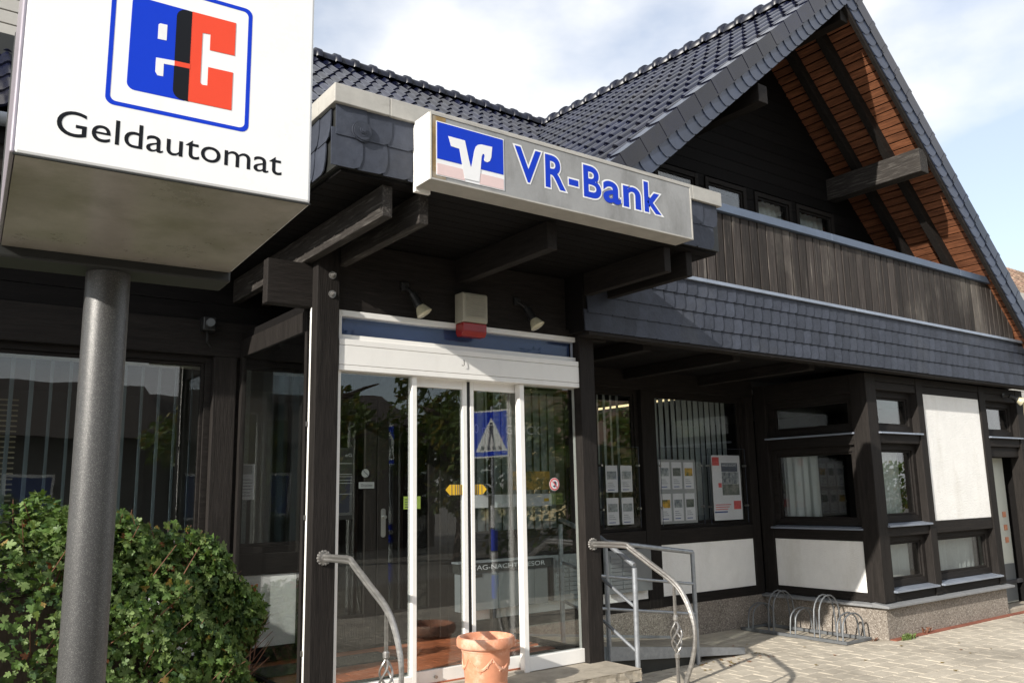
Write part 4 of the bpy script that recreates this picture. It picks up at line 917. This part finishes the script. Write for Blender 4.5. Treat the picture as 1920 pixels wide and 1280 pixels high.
for k in range(4): pt('printed_window', 'ink', (.40,.57)[k % 2], (.40,.57)[k % 2]+.06, (.58,.68)[k//2], (.58,.68)[k//2]+.045)
for k in range(3): pt('print_line', 'inkred', .06, .60-.06*k, .23-.035*k, .242-.035*k)
text_mb('HAUS SUCHT', 7.80+.51*.36, 7.80+.51*.87, 1.23+.755*.825, .030, YG-.0040).build('lettering', M['paper'], t)
t = thing('poster', (5.0, YG, 1.35), 'dim landscape poster in the window behind the sliding doors', 'poster')
box('paper', M['photo3'], (4.90, 5.36, YG-.002, YG, 1.62, 1.80), t); box('strip', M['paper'], (4.42, 4.86, YG-.002, YG, 1.46, 1.58), t); box('strip', M['paper'], (4.90, 5.38, YG-.002, YG, 1.46, 1.58), t); box('logo_dot', M['yellow'], (5.28,5.34,YG-.0035,YG-.0025,1.505,1.535), t)
t = thing('window_lettering', (4.9, YG, 2.10), 'white lettering on the window behind the sliding doors', 'lettering')
text_mb('30 m', 4.40, 4.62, 2.16, .085, YG-.004).build('lettering', M['paper'], t); text_mb('GLÜCK.', 4.82, 5.28, 2.16, .085, YG-.004).build('lettering', M['paper'], t)
t = thing('arrow_sticker', (3.29, .064, 1.59), 'yellow striped half arrow sticker pointing left on the left sliding door', 'sticker')
yz = .0655
MB().prism([(3.250,1.625),(3.287,1.588),(3.396,1.588),(3.396,1.662),(3.287,1.662)], yz, yz+.001, 'xz').build('film', M['yellow'], t)
for x, w in ((3.301,.004),(3.330,.004),(3.351,.005),(3.368,.006),(3.382,.005)): box('stripe', M['ink'], (x, x+w, yz-.0015, yz-.0003, 1.588, 1.662), t)
t = thing('arrow_sticker', (3.54, .064, 1.59), 'yellow striped half arrow sticker pointing right on the right sliding door', 'sticker')
MB().prism([(3.497,1.588),(3.573,1.588),(3.612,1.625),(3.573,1.662),(3.497,1.662)], yz, yz+.001, 'xz').build('film', M['yellow'], t)
for x, w in ((3.502,.006),(3.516,.005),(3.532,.005),(3.564,.004)): box('stripe', M['ink'], (x, x+w, yz-.0015, yz-.0003, 1.588, 1.662), t)
def disc(x, z, r, y, n=28): return MB().prism([(x+r*math.cos(2*math.pi*k/n), z+r*math.sin(2*math.pi*k/n)) for k in range(n)], y, y+.0008, 'xz')
t = thing('no_dogs_sticker', (4.215, .008, 1.61), 'round red and white no dogs sticker on the right fixed pane', 'sticker')
disc(4.215,1.655,.050,.0085).build('white_disc', M['paper'], t); disc(4.215,1.655,.047,.0074).build('red_ring', M['inkred'], t); disc(4.215,1.655,.036,.0062).build('white_field', M['paper'], t)
MB().prism([(4.195,1.640),(4.212,1.630),(4.224,1.638),(4.234,1.654),(4.232,1.672),(4.218,1.680),(4.200,1.668),(4.213,1.662),(4.216,1.650)], .0050, .0058, 'xz').build('dog_head', M['ink'], t)
MB().prism([(4.190,1.676),(4.196,1.682),(4.240,1.634),(4.234,1.628)], .0040, .0047, 'xz').build('red_bar', M['inkred'], t)
def tag_plate(nm_, b, mt, label, text=None, cat='sign'):
    t = thing(nm_, ((b[0]+b[1])/2, b[2], b[4]), label, cat); box('plate', M[mt], b, t)
    if text: text_mb(text, b[0]+(b[1]-b[0])*.14, b[1]-(b[1]-b[0])*.14, b[4]+(b[5]-b[4])*.3, (b[5]-b[4])*.42, b[2]-.001).build('lettering', M['ink'], t)
    return t
yd = YB-.020
tag_plate('push_plate', (3.255,3.40,yd,yd+.003,1.655,1.710), 'paper_grey', 'small grey push plate with German word on the inner door', 'Drücken')
t = thing('no_entry_sticker', (3.30, yd, 1.76), 'small round grey prohibition sticker above the push plate', 'sticker'); disc(3.315,1.785,.036,yd).build('disc', M['paper_grey'], t); MB().prism([(3.29,1.808),(3.294,1.812),(3.342,1.768),(3.338,1.763)], yd-.001, yd-.0002, 'xz').build('bar', M['ink'], t)
tag_plate('info_slip', (3.735,3.785,yd,yd+.002,1.64,1.78), 'paper', 'narrow white slip on the inner door right leaf', cat='notice')
t = tag_plate('hours_sticker', (3.69,3.86,yd,yd+.002,1.47,1.58), 'lime', 'lime green sticker with dark lines on the inner door', cat='sticker')
for k in range(4): box('print_line', M['ink'], (3.70,3.80,yd-.0012,yd-.0002,1.485+k*.022,1.491+k*.022), t)
t = thing('info_board', (3.0, yd, 1.5), 'dark glass board with faint white text left of the push plate', 'board')
box('plate', M['black_plastic'], (2.84,3.20,yd,yd+.004,1.40,2.0), t)
text_mb('eG', 3.125, 3.185, 1.925, .026, yd-.0012).build('lettering', M['paper_grey'], t)
for z, w in ((1.865,.30),(1.775,.30),(1.755,.30),(1.725,.26),(1.70,.30),(1.61,.30)): box('print_line', M['paper_grey'], (3.19-w,3.19,yd-.0012,yd-.0002,z,z+.004), t)
t = thing('letter_notice', (2.30, YB, 1.55), 'perforated white paper notice on the glass left of the porch post', 'notice'); yp = YB+.028
box('paper', M['paper'], (2.23,2.36,yp-.004,yp-.003,1.58,1.86), t); box('print_block', M['paper_grey'], (2.25,2.34,yp-.0055,yp-.0045,1.78,1.85), t)
for k in range(6): box('print_line', M['ink'], (2.25,2.34-.01*(k % 2),yp-.0055,yp-.0045,1.61+k*.025,1.614+k*.025), t)

# ---- blinds
def blinds(x0, x1, step, z0, z1, y, ang, label, w=.09, mt='blind'):
    t = thing('vertical_blind', ((x0+x1)/2, y, z0), label, 'blind'); box('head_rail', M['alu_in'], (x0, x1, y-.02, y+.02, z1, z1+.035), t)
    x = x0+step/2; me = MB().box(-w/2, w/2, -.0008, .0008, 0, z1-z0).mesh('slat', M[mt])
    while x < x1: inst('slat', me, Matrix.Translation((x, y, z0)) @ Matrix.Rotation(R(ang+random.uniform(-6,6)), 4, 'Z'), t); x += step
blinds(-1.6, .40, .125, 1.18, 2.62, 1.72, 64, 'vertical slat blind turned open in the far left window', .07, 'blind_dim'); blinds(.46, 1.97, .125, 1.18, 2.62, 1.72, 62, 'vertical slat blind turned open in the window behind the pole', .07, 'blind_dim')
blinds(4.34, 5.66, .10, 1.18, 2.62, 1.74, 12, 'closed pale vertical blind in the window behind the sliding doors', .105); blinds(6.9, 8.42, .10, 1.18, 2.66, 1.74, 14, 'closed pale vertical blind behind the posters in the wide recess window', .105); blinds(6.02, 6.64, .10, 1.18, 2.66, 1.76, 30, 'pale vertical blind in the narrow recess window', .10)
blinds(2.2, 2.44, .10, 1.18, 2.66, 1.72, 40, 'vertical slat blind in the window beside the inner door', .09)
t = thing('venetian_blind', (.05, 2.6, 1.3), 'pale horizontal slat blind at the back of the left office', 'blind')
me = MB().box(-.5, .5, -.012, .012, 0, .002).mesh('slat', M['alu_in'])
for k in range(28): inst('slat', me, Matrix.Translation((.35, 3.2, 1.25+k*.045)) @ Matrix.Rotation(R(35), 4, 'X'), t)

# ---- clipped field maple hedge behind the pole
hd = thing('maple_hedge', (.6, .15, 0), 'clipped green field maple hedge behind the grey sign pole', 'hedge')
def leaf_shape(s):
    o = [(0,0),(.09,.09),(.30,.05),(.43,.15),(.37,.26),(.25,.30),(.45,.43),(.49,.57),(.36,.63),(.19,.53),(.20,.72),(.13,.89),(0,.97)]
    full = o + [(-a, b) for a, b in o[-2:0:-1]]
    return [(a*s, (b)*s) for a, b in full]
mats_h = [M['leaf1'], M['leaf2'], M['leaf3'], M['leaf4'], M['leaf5'], M['twig']]
def hedge_surface(rnd):
    """a point on the lumpy front/top/right skin of the hedge and its outward normal"""
    while True:
        th = rnd.uniform(-.05*math.pi, 1.15*math.pi); v = rnd.uniform(0, 1)
        # superellipse plan: centre (.45,.25), half sizes 1.35 x .75 ; rounded top at z 1.55
        cx, cy, ax_, ay = .52, .92, 1.62, .50
        c, s = math.cos(th), -math.sin(th); e = .62
        px = cx + ax_*math.copysign(abs(c)**e, c); py = cy + ay*math.copysign(abs(s)**e, s)
        zt = 1.52 - .55*max(0, px-1.25)**1.5 - .05*math.sin(px*3.1) + .06*math.sin(px*7.3+1)
        if rnd.random() < .30:      # top
            k = rnd.random()**.5; px = cx+(px-cx)*k; py = cy+(py-cy)*k; z = zt - .20*k**6; n = Vector(((px-cx)*.3, (py-cy)*.5, 1))
        else:
            z = zt*(v) - .0; sh = 1 - .16*max(0, (z/zt-.72)/.28)**2.2; px = cx+(px-cx)*sh; py = cy+(py-cy)*sh; n = Vector((c*.8, s, .25+.9*max(0, z/zt-.75)))
        return Vector((px, py, z)), n.normalized()
def make_leaves(count, seed, smin, smax, depth):
    rnd = random.Random(seed); m = MB()
    for _ in range(count):
        p, n = hedge_surface(rnd)
        lump = .05*math.sin(p.x*9+1.3)*math.sin(p.z*8+.4) + .04*math.sin(p.x*17+p.z*13)
        dd = rnd.random()**1.7*depth
        p = p + n*(lump - dd + .02)
        d = (n + Vector((rnd.gauss(0,.45), rnd.gauss(0,.45), rnd.gauss(-.05,.45)))).normalized()
        t1 = d.cross(Vector((rnd.gauss(0,1), rnd.gauss(0,1), rnd.gauss(0,1)))).normalized(); up = (t1*.8 + Vector((0,0,-.65))); up = (up - d*up.dot(d)).normalized(); rgt = up.cross(d)
        s = rnd.uniform(smin, smax); sh = leaf_shape(s); cup = rnd.uniform(-1.3, .8)/s*.12
        vv = [p + rgt*a + up*b + d*(cup*(a*a)*8 - .5*cup*b*b*6) for a, b in sh]
        q = rnd.random(); mi = 0 if q < .44 else 4 if q < .58 else 1 if q < .978 else 2 if q < .993 else 3
        c = p + up*(.38*s); k = len(vv)
        m.add(vv+[c], [(i, (i+1) % k, k) for i in range(k)], mi)
    return m
hl = make_leaves(30000, 3, .030, .064, .26)
hl.build('foliage', mats_h, hd, kind='stuff')
m = MB(); rnd = random.Random(5)
for _ in range(230):
    p, n = hedge_surface(rnd); q = p - n*.22 + Vector((rnd.gauss(0,.1), rnd.gauss(0,.1), -.18)); e = p + n*rnd.uniform(.02,.13) + Vector((rnd.gauss(0,.02), 0, rnd.uniform(0,.05)))
    m.tube([q, (q+e)/2 + Vector((rnd.gauss(0,.02), rnd.gauss(0,.02), 0)), e], [.005,.0035,.0018], 5)
m.build('twigs', M['twig'], hd, kind='stuff')
for x, y in ((-.3,.9),(.4,.8),(1.2,.95),(.8,1.1)):
    m = MB(); m.tube([(x,y,-.02),(x+.05,y-.02,.5),(x-.04,y+.03,1.15)], [.035,.028,.012], 8); m.build('stem', M['bark'], hd)
core = MB(); core.box(-.70, 1.45, .86, 1.15, .02, 1.05); core.build('inner_branches', M['bark'], hd, .1)

# ---- weeds and fallen leaves
def weed(c, n, h, label, mt='leaf2'):
    t = thing('weed', c, label, 'weed'); m = MB(); rnd = random.Random(int(c[0]*100))
    for _ in range(n):
        a = rnd.uniform(0, 6.28); l_ = rnd.uniform(.5, 1)*h; w = .008
        b = Vector(c)+Vector((rnd.gauss(0,.05), rnd.gauss(0,.015), 0)); tip = b + Vector((math.cos(a)*l_*.7, math.sin(a)*l_*.4, l_*.6)); mid = (b+tip)/2+Vector((0,0,l_*.22)); s = Vector((-math.sin(a), math.cos(a), 0))*w
        m.add([b-s*.5, b+s*.5, mid+s, mid-s, tip], [(0,1,2,3),(3,2,4)])
    m.build('blades', M[mt], t)
weed((8.80,-.16,0), 70, .10, 'bright green weed tuft at the corner of the bay plinth'); weed((9.25,-.10,0), 10, .17, 'dry dark weed stalk against the bay plinth', 'twig'); weed((8.50,.02,0), 22, .05, 'small reddish weed by the end of the bicycle rack', 'twig')
ll = MB(); rnd = random.Random(11)
for k in range(90):
    x, y = (rnd.uniform(6.0, 7.1), rnd.uniform(.15, .44)) if k < 40 else (rnd.uniform(5.0, 12.5), rnd.uniform(-2.2, 1.3))
    if x > 8.3 and y > -.15 or (x < 6.95 and y > .44): continue
    s = rnd.uniform(.02, .045); a = rnd.uniform(0, 6.28); sh = leaf_shape(s)
    ll.add([(x+p*math.cos(a)-q*math.sin(a), y+p*math.sin(a)+q*math.cos(a), .005+.5*abs(p)*rnd.uniform(0,.6)) for p, q in sh], [tuple(range(len(sh)))], rnd.choice((0,1)))
o = ll.build('fallen_leaves', [M['leaf4'], M['leaf3']], kind='stuff'); o['label'] = 'dry brown leaves scattered on the paving and along the ramp'; o['category'] = 'leaves'
tagged(MB().hexa([(8.62,-.135,-.002),(13.2,-.135,-.002),(13.2,-.062,-.002),(8.62,-.062,-.002)], [(8.62,-.135,.006),(13.2,-.135,.006),(13.2,-.062,.010),(8.62,-.062,.010)]).build('drain_strip', mat('red_brown_strip', (.22,.07,.04), .8, var=.3, vs=4)), 'red-brown edging strip along the foot of the bay', 'edging')

# ---- neighbouring house at the right edge
nb = thing('neighbour_house', (22, 7, 0), 'cream neighbouring house with old brown tiled roof at the right edge', 'house')
box('wall', M['cream'], (14.5, 34, 4.2, 12, 0, 5.0), nb); 
for k in range(14): box('siding_strip', M['siding'], (14.3, 34, 4.05, 4.19, 3.6+k*.2, 3.79+k*.2), nb)
tn = MB(); 
def zn(y): return 9.3 - .80*(8.2-y)
MB().hexa([(14,3.6,zn(3.6)-.05),(35,3.6,zn(3.6)-.05),(35,8.2,9.25),(14,8.2,9.25)], [(14,3.6,zn(3.6)-.25),(35,3.6,zn(3.6)-.25),(35,8.2,9.0),(14,8.2,9.0)]).build('roof', M['wood_boards'], nb)
nh = math.atan(.8); vn, nn2 = Vector((0, math.cos(nh), math.sin(nh))), Vector((0, -math.sin(nh), math.cos(nh)))
tn_me = MB(); tn_me.add([(x*1.25, y*1.15, z*1.3) for x, y, z in tl.v], tl.f); om = tn_me.mesh('old_roof_tile', M['oldtile'], smooth=True)
kk = 0; restN = MB()
for i in range(16):
    s = .36*(i+1)
    for j in range(46):
        x = 22.5+j*.27; y = 8.2-math.cos(nh)*s; mw = tile_mw(Vector((1,0,0)), vn, nn2, (x, y, 9.3-math.sin(nh)*s))
        pxl = seen_px = None
        d = Vector((x, y, 9.3-math.sin(nh)*s)) - CAM; a, b, f = d.dot(rt), d.dot(dn), d.dot(fw); px = 960+1578.8*a/f
        if 1840 < px < 1960 and kk < 290: inst('old_roof_tile', om, mw, nb.children[-1] if False else bpy.data.objects['roof'], ); kk += 1
        else: restN.add([mw @ Vector(v) for v in tn_me.v], tn_me.f)
restN.build('roof_tile_field', M['oldtile'], bpy.data.objects['roof'], smooth=True, kind='stuff')

# ---- what stands across the street (it shows in the panes)
def tree(x, y, h, r, label, seed, me=None):
    t = thing('street_tree', (x, y, 0), label, 'tree', 'trees across the street'); rnd = random.Random(seed)
    m = MB(); m.tube([(x,y,-.05),(x+.1,y,h*.25),(x-.05,y+.1,h*.5),(x,y,h*.8)], [.28,.22,.15,.05], 10)
    for k in range(9):
        a = k*2.4; z = h*(.3+.05*k); e = Vector((x+math.cos(a)*r*.7, y+math.sin(a)*r*.7, z+h*.16)); m.tube([(x,y,z), ((x+e.x)/2, (y+e.y)/2, z+h*.10), e], [.10,.07,.02], 6)
    m.build('trunk', M['bark'], t)
    m = MB()
    cl = [(Vector((rnd.gauss(0,.45)*r, rnd.gauss(0,.45)*r, h*.62+rnd.gauss(0,.16)*h)), rnd.uniform(.35,.6)*r*.6) for _ in range(26)]
    for _ in range(5200):
        c, cr = rnd.choice(cl); v = Vector((rnd.gauss(0,1), rnd.gauss(0,1), rnd.gauss(0,1))).normalized()*cr*rnd.uniform(.5,1)
        p = Vector((x,y,0))+c+v; 
        if p.z < h*.2: continue
        s = rnd.uniform(.08,.16); d = Vector((rnd.gauss(0,1), rnd.gauss(0,1), rnd.gauss(0,1))).normalized(); e = d.orthogonal().normalized(); g = d.cross(e)
        m.add([p-e*s, p+g*s*.5, p+e*s, p-g*s*.5], [(0,1,2,3)], 0 if rnd.random() < .8 else 1)
    m.build('crown', [M['tree_leaf'], M['tree_leaf2']], t, kind='stuff')
tree(11.5,-12.5,4.9,2.3,'leafy street tree nearest the crossing, seen only as a reflection',1); tree(17,-15,5.4,2.7,'broad leafy street tree, second from the crossing, seen only as a reflection',2)
tree(23,-14,5.8,2.7,'tall leafy street tree, third from the crossing, seen only as a reflection',3); tree(30,-19,6.6,3.4,'large leafy tree beside the cream house across the street',4); tree(8,-14,5.0,2.4,'large dark tree far behind the crossing sign',5)
def row_house(x0, x1, y, h, label, wall):
    t = thing('row_house', ((x0+x1)/2, y, 0), label, 'house', 'houses across the street'); box('wall', wall, (x0, x1, y-8, y, 0, h), t)
    MB().prism([(y-8.4,h-.1),(y+.5,h-.1),(y-4,h+1.9)], x0-.1, x1+.1, 'yz').build('roof', M['dark_render'], t)
    for i in range(int((x1-x0)/2.6)):
        for z in (1.0,):
            w = box('window', M['alu'], (x0+.8+i*2.6, x0+2.0+i*2.6, y, y+.05, z, z+1.3), t); box('pane', M['inkblue'], (x0+.88+i*2.6, x0+1.92+i*2.6, y+.05, y+.06, z+.08, z+1.22), t and w)
M['dark_render'] = mat('dark_brown_brick', (.055,.043,.036), .9, var=.2, vs=6); M['grey_render'] = mat('grey_brown_render', (.11,.10,.09), .9, var=.15, vs=4)
row_house(-9, -1, -17, 3.3, 'dark brick house across the street, leftmost of the row', M['dark_render']); row_house(-1, 6.5, -17.5, 3.4, 'grey brown house across the street in the middle of the row', M['grey_render']); row_house(6.5, 14, -18, 3.2, 'dark brick house across the street at the right of the row', M['dark_render'])
def street_hedge(x0, x1, y, h, label):
    t = thing('street_hedge', ((x0+x1)/2, y, 0), label, 'hedge'); rnd = random.Random(9); m = MB()
    for _ in range(7000):
        p = Vector((rnd.uniform(x0, x1), y+rnd.uniform(-.5,.5), rnd.uniform(0, h)+.15*math.sin(rnd.uniform(0,9)))); sz = rnd.uniform(.07,.13)
        d = Vector((rnd.gauss(0,1), rnd.gauss(0,1), rnd.gauss(0,1))).normalized(); e = d.orthogonal().normalized(); g = d.cross(e)
        m.add([p-e*sz, p+g*sz*.6, p+e*sz, p-g*sz*.6], [(0,1,2,3)], 0 if rnd.random() < .8 else 1)
    m.build('foliage', [M['tree_leaf'], M['tree_leaf2']], t, kind='stuff')
street_hedge(13, 34, -13.5, 2.4, 'long clipped hedge below the street trees, seen only as a reflection')
hs = thing('house_across', (37, -31, 0), 'cream house across the street reflected in the recess windows', 'house')
box('wall', M['cream'], (30, 44, -36, -30, 0, 4.4), hs); MB().prism([(-37,4.3),(-29.5,4.3),(-33,7.5)], 29.5, 44.5, 'yz').build('roof', M['oldtile'], hs)
for x in (32, 35, 38, 41):
    w_ = box('window', M['alu'], (x, x+1.2, -30.0, -29.93, 1.4, 2.8), hs); box('pane', M['inkblue'], (x+.1, x+1.1, -29.93, -29.915, 1.5, 2.7), w_)
_a = R(68)
MB.xf = lambda p: (6.5+(p[0]-6.5)*math.cos(_a)-(p[1]+4.0)*math.sin(_a), -4.0+(p[0]-6.5)*math.sin(_a)+(p[1]+4.0)*math.cos(_a), p[2])
cs = thing('crossing_sign', (6.5, -4.0, 0), 'blue pedestrian crossing sign on a white and blue banded pole', 'sign')
m = MB(); m.lathe([(.03,-.05),(.03,2.75)], (6.5,-4.03,0), 16); m.build('pole', M['galv'], cs, smooth=True)
for k in range(4): MB().lathe([(.045,.25+k*.3),(.045,.53+k*.3)], (6.5,-4.03,0), 16).build('band', M['white_film' if k % 2 else 'ecblue'], cs)
MB().prism(rrect(6.18,6.82,2.06,2.70,.04), -4.0, -3.994, 'xz').build('plate', M['white_film'], cs); MB().prism(rrect(6.20,6.80,2.08,2.68,.03), -3.994, -3.9925, 'xz').build('blue_field', M['ecblue'], cs)
MB().prism([(6.25,2.14),(6.75,2.14),(6.5,2.60)], -3.9925, -3.991, 'xz').build('white_triangle', M['white_film'], cs)
m = MB(); m.prism([(6.485,2.50),(6.515,2.50),(6.515,2.53),(6.485,2.53)], -3.991, -3.9895, 'xz'); m.prism([(6.475,2.38),(6.525,2.38),(6.53,2.49),(6.47,2.49)], -3.991, -3.9895, 'xz')
m.prism([(6.475,2.38),(6.50,2.38),(6.46,2.20),(6.435,2.20)], -3.991, -3.9895, 'xz'); m.prism([(6.50,2.38),(6.525,2.38),(6.565,2.20),(6.54,2.20)], -3.991, -3.9895, 'xz')
for k in range(4): m.prism([(6.32+k*.1,2.16),(6.37+k*.1,2.16),(6.375+k*.09,2.21),(6.335+k*.09,2.21)], -3.990, -3.9885, 'xz')
m.build('pictogram', M['ink'], cs)
MB.xf = None
